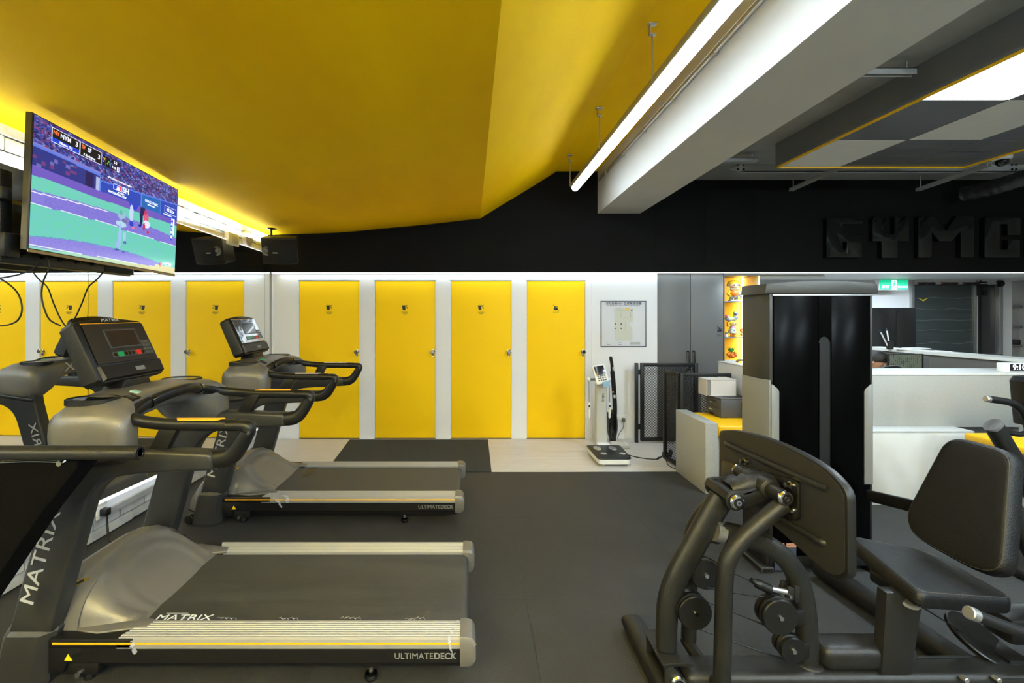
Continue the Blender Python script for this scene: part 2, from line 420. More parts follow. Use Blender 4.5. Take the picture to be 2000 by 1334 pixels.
# concrete beam
b = MB(); k = .0182
def bxr(y, x): return x-k*(D-y)
b.rings([[(bxr(y, 1.586), y, 2.824), (bxr(y, 2.12), y, 2.826), (bxr(y, 2.12), y, 3.6), (bxr(y, 1.586), y, 3.6)] for y in (-2.9, D-.006)], M_BM)
struct(b.build('trim_3', smooth=False))
# the step in the grey ceiling and the enclosure of the panel raft
b = MB(); b.bb((3.0, -2.0, 3.02), (3.03, 4.44, 3.243), M_DG); b.bb((4.86, -2.0, 3.02), (4.89, 4.44, 3.243), M_DG)
b.bb((3.03, 4.41, 3.04), (4.86, 4.44, 3.243), M_DG)
struct(b.build('trim_4', smooth=False))
b = MB(); b.bb((-2.95, -2.95, -.02), (8.7, -2.88, 3.65), M_GC); struct(b.build('wall_front', smooth=False))
b = MB(); b.bb((8.6, -2.9, -.02), (8.68, 7.2, 3.65), M_GC); struct(b.build('wall_right', smooth=False))

# ceiling raft of panels in a yellow frame
cr = empty('ceiling_panel_raft', (3.02, 0, 3.015), 'suspended raft of grey square ceiling panels edged with a yellow frame', 'ceiling raft')
tw = .608; rows = [4.43, 3.745, 3.04, 2.335, 1.63, .925, .22, -.485, -1.19]
lights_ = []
for r in range(8):
    for c in range(3):
        y1, y0 = rows[r], rows[r+1]; x0 = c*tw
        lit = (c == 0 and r == 2) or (c == 1 and r == 5)  # the second lit panel is unseen, added for more ambient light
        dark = (r+c) % 2 == 1
        m = M_PAN if lit else (mat('dark_ceiling_panel', (104, 106, 108), .3, metal=.4, bump=.1, scale=60, stretch=(.1, 4, 1), var=.15, vscale=5) if dark or (r == 0 and c == 2) else mat('light_ceiling_panel', (196, 196, 190), .5, var=.04))
        b = MB(); b.bb((x0+.006, y0+.006, 0), (x0+tw-.006, y1-.006, .018), m, .002, seg=1)
        o = b.build('lit_panel' if lit else 'ceiling_panel', cr)
        if lit: o['label'] = 'glowing white light panel'
b = MB(); b.bb((0, -1.2, .019), (1.83, 4.43, .024), M_BK)
for c in (1, 2): b.bb((c*tw-.004, -1.2, .002), (c*tw+.004, 4.43, .02), M_BK)
b.build('grid_backing', cr)
for (p, q2) in (((-.012, -1.2, -.012), (0, 4.44, .022)), ((1.826, -1.2, -.012), (1.838, 4.44, .022)), ((-.012, 4.43, -.012), (1.838, 4.442, .022))):
    b = MB(); b.bb(p, q2, M_YF, .001); b.build('yellow_edge', cr)

# steel channel behind the raft, unistrut rails, duct, dome
yc = 5.05
b = MB(); z0, z1 = at(0, 335, yc).z, at(0, 317, yc).z
x0, x1 = at(1448, 0, yc).x, 8.5
b.prism([(x0, z0), (x1, z0), (x1, z1), (x0+.02, z1), (x0-.12, (z0+z1)/2-.02)], 'y', yc, yc+.012, M_GV)
b.bb((x0, yc, z1-.006), (x1, yc+.06, z1), M_GV); b.bb((x0, yc, z0), (x1, yc+.06, z0+.006), M_GV)
for px in (1441, 1452, 1976, 1984):
    for py in (322, 331): p = at(px, py, yc); b.cyl((p.x, yc-.008, p.z), (p.x, yc+.001, p.z), .012, M_BK, 10)
o = tag(b.build('steel_channel'), 'long galvanised steel channel spanning behind the yellow-framed ceiling raft', 'beam')
def rail(a, c, label):
    a, c = Vector(a), Vector(c); b = MB(); t = (c-a)
    ang = math.atan2(t.y, t.x); L = t.length; M = Matrix.Rotation(ang, 4, 'Z')
    mid = (a+c)/2
    for off, dz in ((-.018, 0), (.018, 0)): b.box(mid+M@Vector((0, off, 0)), (L, .004, .04), M_GV, 0, M)
    b.box(mid+Vector((0, 0, .018)), (L, .04, .004), M_GV, 0, M)
    for e in (-1, 1): b.cyl(mid+M@Vector((e*(L/2-.05), 0, 0)), (mid+M@Vector((e*(L/2-.05), 0, 0))).to_tuple()[:2]+(3.243,), .006, M_AL, 8)
    return tag(b.build('strut_rail'), label, 'rail', 'ceiling strut rails')
zr = 3.17
rail((2.13, 2.98, zr), (2.93, 2.98, zr), 'short steel strut rail crossing from the beam, near the cracked grey ceiling')
rail((2.15, 4.7, zr), (2.98, 4.7, zr), 'short steel strut rail crossing from the beam end, by the channel tip')
p = at(1622, 330, 4.75); q_ = at(1558, 356, 5.55); rail((p.x, 4.55, 3.08), (q_.x-.12, 5.5, 3.08), 'dark strut rail running to the black wall under the left part of the raft')
p = at(1890, 330, 4.75); q_ = at(1803, 356, 5.55); rail((p.x, 4.55, 3.08), (q_.x-.12, 5.5, 3.08), 'dark strut rail running to the black wall under the raft corner near the duct')
b = MB(); M_DU = mat('duct_foil', (70, 70, 70), .35, metal=.8, bump=.4, scale=40)
path = [at(1884, 379, 5.45), at(1926, 370, 5.25), at(1968, 358, 5.05), at(2020, 342, 4.85), at(2120, 318, 4.6)]
P = cat(path, 6); b.sweep(P, [.085+.006*(i % 3 == 0) for i in range(len(P))], [.085+.006*(i % 3 == 0) for i in range(len(P))], M_DU, 18)
tag(b.build('air_duct'), 'round grey flexible air duct crossing in front of the black wall', 'duct')
b = MB(); p = at(1957, 307, 4.7); b.lathe((p.x, p.y, 3.243), (0, 0, -1), [(0, .07), (.02, .075), (.06, .075), (.07, .06)], M_WH); b.sphere((p.x, p.y, 3.243-.08), .055, M_BKG)
tag(b.build('dome_camera'), 'small white dome camera with black lens beside the ceiling raft', 'camera')

# suspended tube luminaire
tl = empty('linear_pendant_light', (TUBE_X, 0, 3.0), 'long glowing white linear light hung on rods beside the concrete beam', 'ceiling light')
b = MB(); b.bb((-.055, -2.0, -.02), (.055, 5.05, .03), mat('grey_light_housing', (150, 152, 160), .4, metal=.4), .008); b.build('housing', tl)
b = MB(); b.sweep([(-.0, -1.98, -.028), (0, 5.04, -.028)], .036, .03, M_LED, 16, up=(0, 0, 1)); b.build('glowing_diffuser', tl)
for y in (5.05, 3.89, 2.757, 1.6, .45, -.7):
    b = MB(); b.cyl((-.055, y, .0), (-.055, y, ZR-3.0-.06), .006, M_AL, 10); rr = b.build('suspension_rod', tl)
    b = MB(); b.bb((-.085, y-.02, ZR-3.0-.012), (-.03, y+.02, ZR-3.0-.002), M_AL, .003); b.bb((-.075, y-.016, ZR-3.0-.07), (-.07, y+.016, ZR-3.0-.01), M_AL); b.bb((-.075, y-.016, ZR-3.0-.075), (-.035, y+.016, ZR-3.0-.068), M_AL, .002)
    b.build('ceiling_bracket', rr)
b = MB()
def cp(y): return (bxr(y, 1.586)-.018, y, 3.20)
b.sweep([cp(y) for y in (-2.5, 1, 3, 5.5)], .011, .011, M_WG, 10)
b.sweep([(cp(y)[0], y, 3.235) for y in (-2.5, 1, 3, 5.5)], .005, .005, M_BK, 8)
for y in [(.4+.6*k_) for k_ in range(9)]: b.bb((cp(y)[0]-.014, y-.01, 3.185), (bxr(y, 1.586)+.002, y+.01, 3.22), M_AL, .002)
tag(b.build('conduit_pipe'), 'thin white conduit clipped along the top of the beam beside the glowing pendant light', 'conduit')

# poster
pp = empty('evacuation_plan_poster', (bx(1218), D+.012, bz(632.5)), 'square framed fire evacuation floor plan on the wall beside the last yellow door', 'poster')
s = 1/155.7; hw, hh = 44.5*s, 45*s
b = MB(); b.bb((-hw, -.006, -hh), (hw, 0, hh), mat('poster_paper', (206, 208, 214), .4)); b.build('sheet', pp)
b = MB(); fm = mat('navy_frame', (70, 72, 88), .4)
for a, c in (((-hw, -.012, -hh), (-hw+.01, 0, hh)), ((hw-.01, -.012, -hh), (hw, 0, hh)), ((-hw, -.012, -hh), (hw, 0, -hh+.01)), ((-hw, -.012, hh-.01), (hw, 0, hh))): b.bb(a, c, fm, .002)
b.build('frame', pp)
text('消防設備分佈暨避難路線圖', 5.6*s, FRONT(0, -.0065, 39.5*s), M_TXB, pp, 'lettering', .0004, bold=.0004, sx=1.05)
text('Fire Equipment Location And Evacuation Direction', 2.9*s, FRONT(0, -.0065, 35.6*s), M_TXB, pp, 'lettering', .0004, bold=.0004, sx=1.08)
def pc(px, py): return ((px-655)/11.12*s, (622-py)/11.12*s+.001+10*0)     # crop pixels of the poster to metres
b = MB(); plan = [(460, 335), (850, 355), (850, 640), (785, 645), (785, 745), (815, 755), (840, 800), (838, 1052), (500, 1052), (470, 910)]
def pcm(p): return ((p[0]-655)/11.12*s, (690-p[1])/11.12*s)
b.prism([pcm(p) for p in plan], 'y', -.0066, -.006, mat('plan_fill', (196, 198, 186), .5))
for i in range(len(plan)):
    a, c = Vector(pcm(plan[i])), Vector(pcm(plan[(i+1) % len(plan)])); d = (c-a).normalized(); nn = Vector((-d.y, d.x))*.0035
    b.prism([tuple(a-nn-d*.003), tuple(c-nn+d*.003), tuple(c+nn+d*.003), tuple(a+nn-d*.003)], 'y', -.0072, -.0062, M_TXD)
def pr(x0, y0, x1, y1, m): a, c = pcm((x0, y0)), pcm((x1, y1)); b.bb((a[0], -.0076, c[1]), (c[0], -.0064, a[1]), m)
pr(700, 352, 768, 392, M_YF)
for x, y in ((474, 692), (474, 790), (606, 692), (606, 790), (834, 402)): pr(x-13, y-13, x+13, y+13, M_TXK)
for x in (500, 537, 572): pr(x-3, 345, x+3, 412, M_TXD)
for x in (537, 694): pr(x-2, 645, x+2, 830, mat('thin_grey', (160, 160, 156), .5))
pr(608, 392, 770, 396, M_TXD); pr(602, 400, 606, 545, M_TXD); pr(612, 550, 800, 554, mat('thin_red', (190, 150, 150), .5)); pr(806, 440, 810, 545, M_TXD)
for (x, y, ww) in ((300, 1104, 26), (330, 1140, 70), (575, 1104, 60), (580, 1140, 70), (905, 1098, 230), (905, 1120, 230), (905, 1145, 230)): pr(x-ww/2, y-5, x+ww/2, y+5, M_TXD)
b.build('floor_plan_print', pp, smooth=False)

# wall outlet with plug, low on the wall
ol = empty('wall_outlet', (bx(1213), D+.012, bz(816)), 'white double wall outlet with a plug, right of the stick vacuum', 'outlet')
b = MB(); b.bb((-.06, -.01, -.035), (.06, 0, .035), M_WH, .004); b.build('cover_plate', ol)
b = MB(); b.bb((.01, -.04, -.05), (.045, -.01, .0), M_GRY, .004); b.sweep(cat([(.028, -.03, -.05), (.02, -.03, -.12), (-.03, -.03, -.2), (-.06, -.03, -.3), (-.07, -.03, -.4)], 6), .004, .004, M_GRY, 8, up=(0, 1, 0)); b.build('plug', ol)

# big glossy letters on the black wall
def letter(polys, holes_label, lab):
    b = MB()
    for pl in polys:
        b.prism([(bx(1600+x/5), bz(280+y/5)) for x, y in pl], 'y', D-.07, D-.006, M_BKG, .003)
    return tag(b.build('sign_letter'), lab, 'letter', 'wall sign letters')
letter([[(30, 740), (370, 740), (380, 755), (380, 800), (185, 800), (185, 890), (370, 890), (370, 1110), (360, 1120), (225, 1120), (225, 1040), (225, 970), (185, 970), (185, 1040), (225, 1040.1), (225, 1120.1), (30, 1120)]], 0, 'glossy black block letter G mounted on the black wall')
letter([[(475, 750), (495, 725), (600, 725), (600, 895), (685, 895), (685, 725), (800, 725), (825, 755), (825, 965), (715, 965), (715, 1112), (702, 1125), (570, 1125), (560, 1112), (560, 965), (475, 965)]], 0, 'glossy black block letter Y between the G and the M')
letter([[(915, 735), (930, 720), (1050, 720), (1185, 860), (1285, 720), (1440, 720), (1455, 740), (1455, 1110), (1445, 1120), (1335, 1120), (1325, 1110), (1325, 870), (1235, 965), (1120, 965), (1045, 880), (1045, 1100), (1025, 1122), (915, 1122)]], 0, 'glossy black block letter M, widest of the wall letters')
letter([[(1555, 745), (1575, 727), (1880, 727), (1900, 745), (1900, 905), (1775, 905), (1775, 800), (1700, 800), (1700, 1045), (1775, 1045), (1775, 950), (1895, 950), (1895, 1110), (1885, 1122), (1565, 1122), (1553, 1110)]], 0, 'glossy black block letter C, last whole letter at right')
letter([[(1990, 745), (2005, 727), (2310, 727), (2330, 745), (2330, 1110), (2320, 1122), (2005, 1122), (1990, 1110)]], 0, 'glossy black letter cut off by the right picture edge')
# ================================================================= TREADMILL (local: +x toward the user, y across, z up; x=0 at rear end)
def treadmill(loc, label, film=False):
    t = empty('treadmill', loc, label, 'treadmill', 'treadmills facing the mirror')
    # ---- deck
    b = MB(); b.bb((-1.76, -.36, .055), (-.03, .36, .165), M_BK, .01); b.build('deck_frame', t)
    for s in (-1, 1):
        b = MB(); b.prism([(s*.395, .098), (s*.40, .105), (s*.40, .166), (s*.30, .166), (s*.30, .098)], 'x', -1.765, -.025, M_BKG if 0 else M_BK)
        b.prism([(-1.78, .06), (-1.72, .06), (-1.69, .12), (-1.64, .14), (-1.64, .166), (-1.78, .166)], 'y', s*.36, s*.402, M_BK, .004)
        sk = b.build('side_skirt', t)
        if s < 0:
            text('ULTIMATE', .036, FRONT(-.322, -.4012, .132), M_TXD, sk, 'lettering', .0005, 'LEFT')
            text('DECK', .036, FRONT(-.155, -.4012, .132), M_TXD, sk, 'lettering', .0005, 'LEFT', bold=.0009)
            b = MB(); c = (-1.695, .128); b.prism([(c[0]-.016, c[1]-.013), (c[0]+.016, c[1]-.013), (c[0], c[1]+.015)], 'y', -.4035, -.3995, mat('warning_yellow', (240, 205, 20), .4))
            b.prism([(c[0]-.004, c[1]-.008), (c[0]+.005, c[1]-.006), (c[0]+.003, c[1]+.003), (c[0]-.003, c[1]+.004)], 'y', -.4041, -.403, M_TXK)
            b.build('warning_sticker', sk)
        # ribbed rail: profile across y, extruded along x with a slanted front end
        pr = [(.404, .166), (.404, .184), (.4045, .1845), (.4045, .1915), (.404, .192), (.402, .203), (.394, .2095)]
        y = .388
        while y > .305:
            pr += [(y, .2095), (y-.002, .2125), (y-.0085, .2125), (y-.0105, .2095)]; y -= .0135
        pr += [(.292, .2095), (.288, .205), (.288, .166)]
        rs = []
        for k, x in enumerate((0, 1)):
            rs.append([(-.028 if k else (-1.435-.055*(q[0]-.288)/.116*-1*-1), s*q[0], q[1]) for q in pr])
        b = MB(); b.rings(rs, M_SL); rl = b.build('side_rail', t, 20)
        b = MB(); b.bb((-1.76, s*.4045, .1835), (-.028, s*.4058, .1925), M_YS); b.build('amber_stripe', rl)
        b = MB(); b.bb((-1.78, s*.285, .165), (-1.42, s*.404, .206), M_BK, .006); b.build('front_rail_cover', t)
        # end cap
        b = MB(); P = []
        for x, zt_, zb_, iy in ((-.045, .216, .09, .278), (-.02, .217, .088, .276), (.005, .212, .092, .280), (.018, .198, .105, .287), (.022, .17, .12, .295)):
            P.append([(x, s*iy, zb_+.02), (x, s*(iy+.01), zb_), (x, s*.402, zb_), (x, s*.41, zb_+.012), (x, s*.411, zt_-.02), (x, s*.402, zt_-.002), (x, s*.39, zt_), (x, s*(iy+.01), zt_), (x, s*iy, zt_-.01)])
        b.rings(P, M_TG); b.cyl((.012, s*.36, .15), (.024, s*.36, .15), .008, M_CH, 10); b.build('end_cap', t)
        b = MB(); b.prism([(-.50, .10), (-.36, .10), (-.40, .06), (-.46, .06)], 'y', s*.33, s*.37, M_BK, .003)
        b.cyl((-.43, s*.35, .06), (-.43, s*.35, .025), .011, M_CH, 12); b.lathe((-.43, s*.35, 0), (0, 0, 1), [(0, .026), (.012, .03), (.024, .026), (.032, .014)], M_BKG)
        b.build('levelling_foot', t)
        b = MB(); b.bb((-1.72, s*.3, .045), (-1.58, s*.39, .1), M_BK, .006); b.cyl((-1.66, s*.39, .05), (-1.66, s*.40, .05), .012, M_CH, 12); b.lathe((-1.65, s*.345, 0), (0, 0, 1), [(0, .022), (.02, .024), (.05, .012)], M_BK); b.build('axle_mount', t)
        b = MB(); b.cyl((-2.035, s*.40, .034), (-2.035, s*.36, .034), .034, M_BKG, 20, chamfer=.004); b.cyl((-2.035, s*.403, .034), (-2.035, s*.36, .034), .016, M_AL, 16); b.bb((-2.03, s*.355, .02), (-1.9, s*.375, .07), M_BK, .003); b.build('transport_wheel', t)
    # belt with its rear roller
    b = MB(); pf = [(-1.55, .196)]+[(-.048+.036*math.sin(a), .16+.036*math.cos(a)) for a in [PI*k/8 for k in range(9)]]+[(-1.55, .124)]
    b.prism(pf[::-1], 'y', -.278, .278, M_BELT); bl = b.build('running_belt', t)
    b = MB(); b.bb((-1.36, .05, .1962), (-1.30, .278, .1966), M_BK) if film else None
    if film:
        b.build('belt_dark_patch', t, smooth=False)  # flat black patch across part of the belt
    else:
        b.bm.free()
        text('MATRIX', .052, Matrix.Translation((-1.30, -.255, .1965)) @ Matrix.Rotation(0, 4, 'Z'), M_TXW, t, 'lettering', .0004, sx=1.35)
        b = MB(); b.bb((-1.47, -.2815, .1962), (-1.21, -.277, .1968), M_TXW); b.bb((-1.40, -.226, .1962), (-1.30, -.224, .1967), M_TXW); b.build('belt_mark', t, smooth=False)
    # ---- motor hood
    prof = [(-2.10, .07, .25), (-2.09, .17, .30), (-2.04, .25, .33), (-1.93, .335, .35), (-1.84, .375, .36), (-1.77, .385, .365), (-1.70, .362, .365), (-1.62, .318, .35), (-1.54, .262, .33), (-1.485, .226, .315), (-1.455, .206, .31)]
    rs = []
    N = 40
    pf_ = []
    for i in range(len(prof)-1):
        for q in range(5): f_ = q/5; pf_.append(tuple(prof[i][k_]*(1-f_)+prof[i+1][k_]*f_ for k_ in range(3)))
    pf_.append(prof[-1])
    for i, (x, z, hw) in enumerate(pf_):
        base = .07 if x < -1.8 else .07+.125*(x+1.8)/.345
        r = [(x, -hw-.012, base)]
        for j in range(N+1):
            v = -1+2*j/N; a = abs(v)
            zz = base+(z-base)*(1-a**5)**.5 if a < 1 else base
            # broad central dish with two raised shoulders
            rr_ = math.hypot((x+1.50)/.34, a*.93); d = (.020 if rr_ > .80 else .020*max(0, (rr_-.72)/.08))*(1 if x > -1.9 else .5) - .014*(1 if rr_ < .52 else max(0, (.58-rr_)/.06))
            xx = x - (.05*(a**3) if x > -1.7 else 0)
            r.append((xx, v*hw, min(.40, zz+d*(1 if a < .97 else 0))))
        r.append((x, hw+.012, base))
        rs.append(r)
    b = MB(); b.rings(rs, M_TG)
    for s in (-1, 1):   # wings running out on the rails
        b.prism([(-1.74, s*.30), (-1.70, s*.355), (-1.60, s*.372), (-1.47, s*.345), (-1.41, s*.335), (-1.40, s*.288), (-1.48, s*.27), (-1.60, s*.26)], 'z', .198, .213, M_TG, .005)
    b.build('motor_hood', t, 50)
    b = MB(); c = Vector((-1.775, -.283, .362)); M = Matrix.Translation(c) @ Matrix.Rotation(R(28), 4, 'X') @ Matrix.Rotation(R(35), 4, 'Z')
    pts = [M@Vector((.055*math.cos(a), .013*math.sin(a), 0)) for a in [2*PI*k/16 for k in range(16)]]
    b.rings([pts, [p+Vector((.001, 0, .0015)) for p in pts]], M_CH); b.box(c+Vector((0, -.0012, .0022)), (.072, .012, .001), M_TXK, 0, Matrix.Rotation(R(28), 4, 'X') @ Matrix.Rotation(R(35), 4, 'Z')); b.build('hood_badge', t)
    # ---- side frames: raked upright flowing into the horizontal arm
    out = cat([(-1.943, .235, 0), (-1.875, .49, 0), (-1.803, .74, 0), (-1.765, .88, 0), (-1.750, .965, 0)], 3)
    top = [(-1.735, 1.0, 0), (-1.40, 1.003, 0), (-1.10, .990, 0), (-1.088, .975, 0), (-1.086, .925, 0), (-1.096, .915, 0)]
    und = cat([(-1.25, .908, 0), (-1.40, .900, 0), (-1.50, .883, 0), (-1.565, .845, 0), (-1.605, .79, 0), (-1.63, .72, 0), (-1.675, .56, 0), (-1.765, .235, 0)], 4)
    poly = [(p[0], p[1]) for p in list(out)+[Vector(q) for q in top]+list(und)]
    for s in (-1, 1):
        y0, y1 = s*.412, s*.325
        b = MB(); b.prism(poly, 'y', min(y0, y1), max(y0, y1), M_TF, .016, 3); fr = b.build('upright_frame', t, 40)
        if s < 0:
            text('MATRIX', .085, FRONT(-1.80, -.4135, .555, R(73.5)), M_TX, fr, 'lettering', .0008, sx=1.35)
        b = MB()
        rs = []
        for z, xa, xb, g in ((-.0, -2.0, -1.80, .0), (.01, -2.005, -1.795, .004), (.20, -1.965, -1.765, .004), (.228, -1.955, -1.757, .002), (.245, -1.945, -1.765, -.008)):
            y0, y1 = .422+g, .30
            rs.append([(xa, s*(y0-.02), z), (xa+.02, s*y0, z), (xb-.045, s*y0, z), (xb, s*(y0-.045), z), (xb, s*y1, z), (xa, s*y1, z)])
        b.rings(rs, M_TF); b.build('foot_boot', t, 20)
        # rear grip joining arm and upper handlebar
        b = MB(); P = cat([(-1.12, s*.365, .953), (-1.07, s*.365, .955), (-1.025, s*.366, .968), (-.992, s*.368, 1.005), (-.965, s*.37, 1.05), (-.950, s*.37, 1.078), (-.957, s*.37, 1.094), (-.985, s*.37, 1.099), (-1.04, s*.37, 1.099)], 5)
        n_ = len(P); wd = [.034+(.002 if i < n_*.6 else -.006) for i in range(n_)]; hg = [.040-.020*max(0, (i/n_-.2)/.8)**.7 for i in range(n_)]
        b.sweep(P, wd, hg, M_BK, 14, up=(0, 1, 0) if 0 else (0, 0, 1), sup=2.6) if 0 else b.sweep(P, hg, wd, M_BK, 14, up=(0, 1, 0), sup=2.6)
        b.build('rear_grip', t, 50)
        b = MB(); b.prism([(-1.375, .99), (-1.295, .99), (-1.24, 1.10), (-1.32, 1.10)], 'y', s*.345, s*.385, M_BK, .006); b.build('handle_strut', t)
    # ---- U-shaped upper handlebar
    hp = [(-1.0, -.37, 1.099), (-1.15, -.37, 1.10), (-1.28, -.37, 1.102), (-1.40, -.365, 1.112), (-1.475, -.335, 1.125), (-1.505, -.27, 1.143), (-1.50, -.18, 1.165), (-1.48, -.09, 1.183), (-1.472, 0, 1.19)]
    hp = hp+[(x, -y, z) for x, y, z in hp[-2::-1]]
    b = MB(); b.sweep(cat(hp, 6), .022, .025, M_BK, 14, up=(0, 0, 1), sup=2.5); hb = b.build('handlebar', t, 60)
    for s in (-1, 1):
        b = MB(); rs = b.prism([(-1.27, s*.352), (-1.245, s*.388), (-1.075, s*.388), (-1.06, s*.352)], 'z', 1.122, 1.127, M_YS if not film else mat('pale_pulse_pad', (200, 176, 160), .35), .001)
        b.prism([(-1.25, s*.362), (-1.24, s*.378), (-1.09, s*.378), (-1.08, s*.362)], 'z', 1.127, 1.1285, M_BKG if not film else M_AL); b.build('pulse_pad', hb)
        b = MB(); b.sweep([(-1.498, s*.20, 1.160), (-1.496, s*.175, 1.165)], .0245, .0275, M_BKG, 14, sup=2.5); b.build('joint_band', hb)
    # ---- cross housing under the console
    def sec(y, xf, xr, z0, z1, p=3.2):
        cx, cz, rx, rz = (xf+xr)/2, (z0+z1)/2, (xr-xf)/2, (z1-z0)/2; r = []
        for k in range(28):
            a = 2*PI*k/28; ca, sa = math.cos(a), math.sin(a)
            r.append((cx+math.copysign(abs(ca)**(2/p), ca)*rx, y, cz+math.copysign(abs(sa)**(2/p), sa)*rz))
        return r
    half = [(.425, -1.72, -1.50, 1.00, 1.10), (.420, -1.765, -1.465, .96, 1.145), (.395, -1.79, -1.445, .93, 1.175), (.34, -1.80, -1.445, .93, 1.195), (.30, -1.81, -1.475, .965, 1.20), (.24, -1.815, -1.53, 1.045, 1.205), (.16, -1.82, -1.525, 1.085, 1.212), (.0, -1.825, -1.525, 1.10, 1.215)]
    rs = [sec(-h[0], *h[1:]) for h in half]+[sec(h[0], *h[1:]) for h in half[-2::-1]]
    b = MB(); b.rings(rs, M_TG); sh = b.build('console_housing', t, 60)
    text('MATRIX', .10, Matrix.Translation((-1.824, 0, 1.15)) @ Matrix.Rotation(-PI/2, 4, 'Z') @ Matrix.Rotation(PI/2, 4, 'X'), M_TX, sh, 'lettering', .001, sx=1.3)
    for s in (-1, 1):
        b = MB(); pth = [(-1.765, s*.424, .925), (-1.62, s*.428, .945), (-1.47, s*.424, .965), (-1.44, s*.40, .97)]
        b.sweep(cat(pth, 5), .006, .014, M_BK, 10); b.build('seam_strap', t)
        # cup holder: dark rim and pocket
        b = MB(); c = Vector((-1.67, s*.305, 1.199)); ring = lambda r1, r2, z: [c+Vector((r1*math.copysign(abs(math.cos(a))**.8, math.cos(a)), r2*math.copysign(abs(math.sin(a))**.8, math.sin(a)), z)) for a in [2*PI*k/28 for k in range(28)]]
        b.rings([ring(.105, .074, -.02), ring(.104, .073, .004), ring(.098, .067, .0065), ring(.090, .060, .002)], M_BK)
        b.rings([ring(.0905, .0605, .0022), ring(.03, .02, .0018)], M_BKG); b.build('cup_holder', sh)
    b = MB(); M = Matrix.Rotation(R(10), 4, 'Y')
    for k in range(2): b.box((-1.560+.0*k, -.245+.034*k, 1.190+.004*k), (.05, .027, .01), M_BK, .004, Matrix.Rotation(R(22), 4, 'Y'))
    b.build('toggle_switch', sh)
    b = MB(); b.box((-1.585, -.165, 1.204), (.045, .034, .012), M_GN if film else mat('pale_green_button', (150, 190, 175), .4), .005, Matrix.Rotation(R(18), 4, 'Y')); b.build('start_button', sh)
    b = MB(); b.box((-1.58, .12, 1.2), (.05, .05, .012), mat('stop_button_pink', (196, 70, 80), .4), .006, Matrix.Rotation(R(15), 4, 'Y')); b.build('stop_button', sh)
    # ---- console head: tilted box with arched top; local frame e1=across y, e2=up along the face, e3=normal to the user
    e2 = Vector((-.132, 0, .310)).normalized(); e1 = Vector((0, 1, 0)); e3 = e1.cross(e2).normalized()
    if e3.x < 0: e3 = -e3
    O = Vector((-1.722, 0, 1.243))
    H = .335
    def C(u, v, d): return O+e1*(u)+e2*(v*H)+e3*d
    CM = Matrix((( e1.x, e2.x, e3.x, O.x), (e1.y, e2.y, e3.y, O.y), (e1.z, e2.z, e3.z, O.z), (0, 0, 0, 1)))
    def outl(d, ins, thick_low=0):
        r = []
        W = .222-ins
        for u, v in [(-W+.02, .0+ins/H), (-W, .06+ins/H), (-W, .9-ins/H), (-W+.018, .955-ins/H)]: r.append(C(u, v, d+thick_low*(1-v)))
        for k in range(1, 8): u = -W+.018+(2*W-.036)*k/8; r.append(C(u, .955+.055*math.sin(PI*k/8)-ins/H, d))
        for u, v in [(W-.018, .955-ins/H), (W, .9-ins/H), (W, .06+ins/H), (W-.02, .0+ins/H)]: r.append(C(u, v, d+thick_low*(1-v)))
        return r
    b = MB(); b.rings([outl(-.075, .02), outl(-.07, .006), outl(-.012, 0, .012), outl(.0, .004, .014), outl(.004, .012, .014)], M_BK); ch = b.build('console', t, 25)
    b = MB(); q = [C(-.185, .90, .0115), C(.185, .90, .0115), C(.192, .28, .0185), C(-.192, .28, .0185)]
    b.rings([q, [p+e3*.003 for p in q]], M_FILM if film else mat('console_face', (36, 34, 32), .38)); b.build('console_face', ch)
    b = MB(); q = [C(-.205, .25, .017), C(.205, .25, .017), C(.205, .03, .019), C(-.205, .03, .019)]
    q2 = [C(-.20, .235, .030), C(.20, .235, .030), C(.195, .05, .034), C(-.195, .05, .034)]
    b.rings([q, q2], M_BK); b.build('lower_lip', ch)
    def fb(u0, u1, v0, v1, m, name, d=.0175, th=.002, lab=None):
        dd = lambda v: d+.007*(1-(v-.28)/.62)-.007*.5
        q = [C(u0, v0, dd(v0)), C(u1, v0, dd(v0)), C(u1, v1, dd(v1)), C(u0, v1, dd(v1))]
        b = MB(); b.rings([q, [p+e3*th for p in q]], m); o = b.build(name, ch, smooth=False)
        if lab: o['label'] = lab
        return o
    fb(-.187, .187, .895, .912, M_YS, 'amber_line', .012, .004, 'amber line across the top of the console')
    fb(-.085, .125, .50, .80, mat('screen_bezel_grey', (74, 72, 70), .4), 'screen_bezel')
    fb(-.075, .115, .52, .78, M_SCR, 'screen', .0195, .001)
    fb(-.09, .125, .355, .44, mat('button_strip', (70, 70, 70), .4), 'button_strip')
    fb(-.055, -.022, .362, .434, M_GN, 'start_key', .0195, .002, 'green start key')
    fb(.068, .098, .362, .434, M_RD, 'stop_key', .0195, .002, 'red stop key')
    for k in range(5): fb([-.082, -.012, .012, .036, .105][k], [-.065, .004, .028, .052, .118][k], .372, .424, M_BKG, 'key', .0195, .0015)
    for r_ in range(4):
        for c_ in range(3): fb(.132+c_*.019, .147+c_*.019, .36+r_*.062, .405+r_*.062, mat('keypad_grey', (84, 84, 82), .4), 'keypad_key', .0175, .0025)
    fb(-.0, .062, .10, .165, M_TXD, 'info_sticker', .028, .0015)
    text('MATRIX', .023, CM @ Matrix.Translation((0, .962*H, .0085)), M_TX if not film else M_TXD, ch, 'lettering', .0006, sx=1.4)
    b = MB(); b.prism([(-.11, 0), (.11, 0), (.08, .06), (-.08, .06)], 'x', -1.80, -1.70, M_BK, .006)
    bm_ = b.bm
    for v in bm_.verts: v.co.z += 1.19
    b.build('console_neck', t)
    b = MB(); q = lambda d, i: [C(-.13+i, .25+i, d), C(.13-i, .25+i, d), C(.13-i, .75-i, d), C(-.13+i, .75-i, d)]
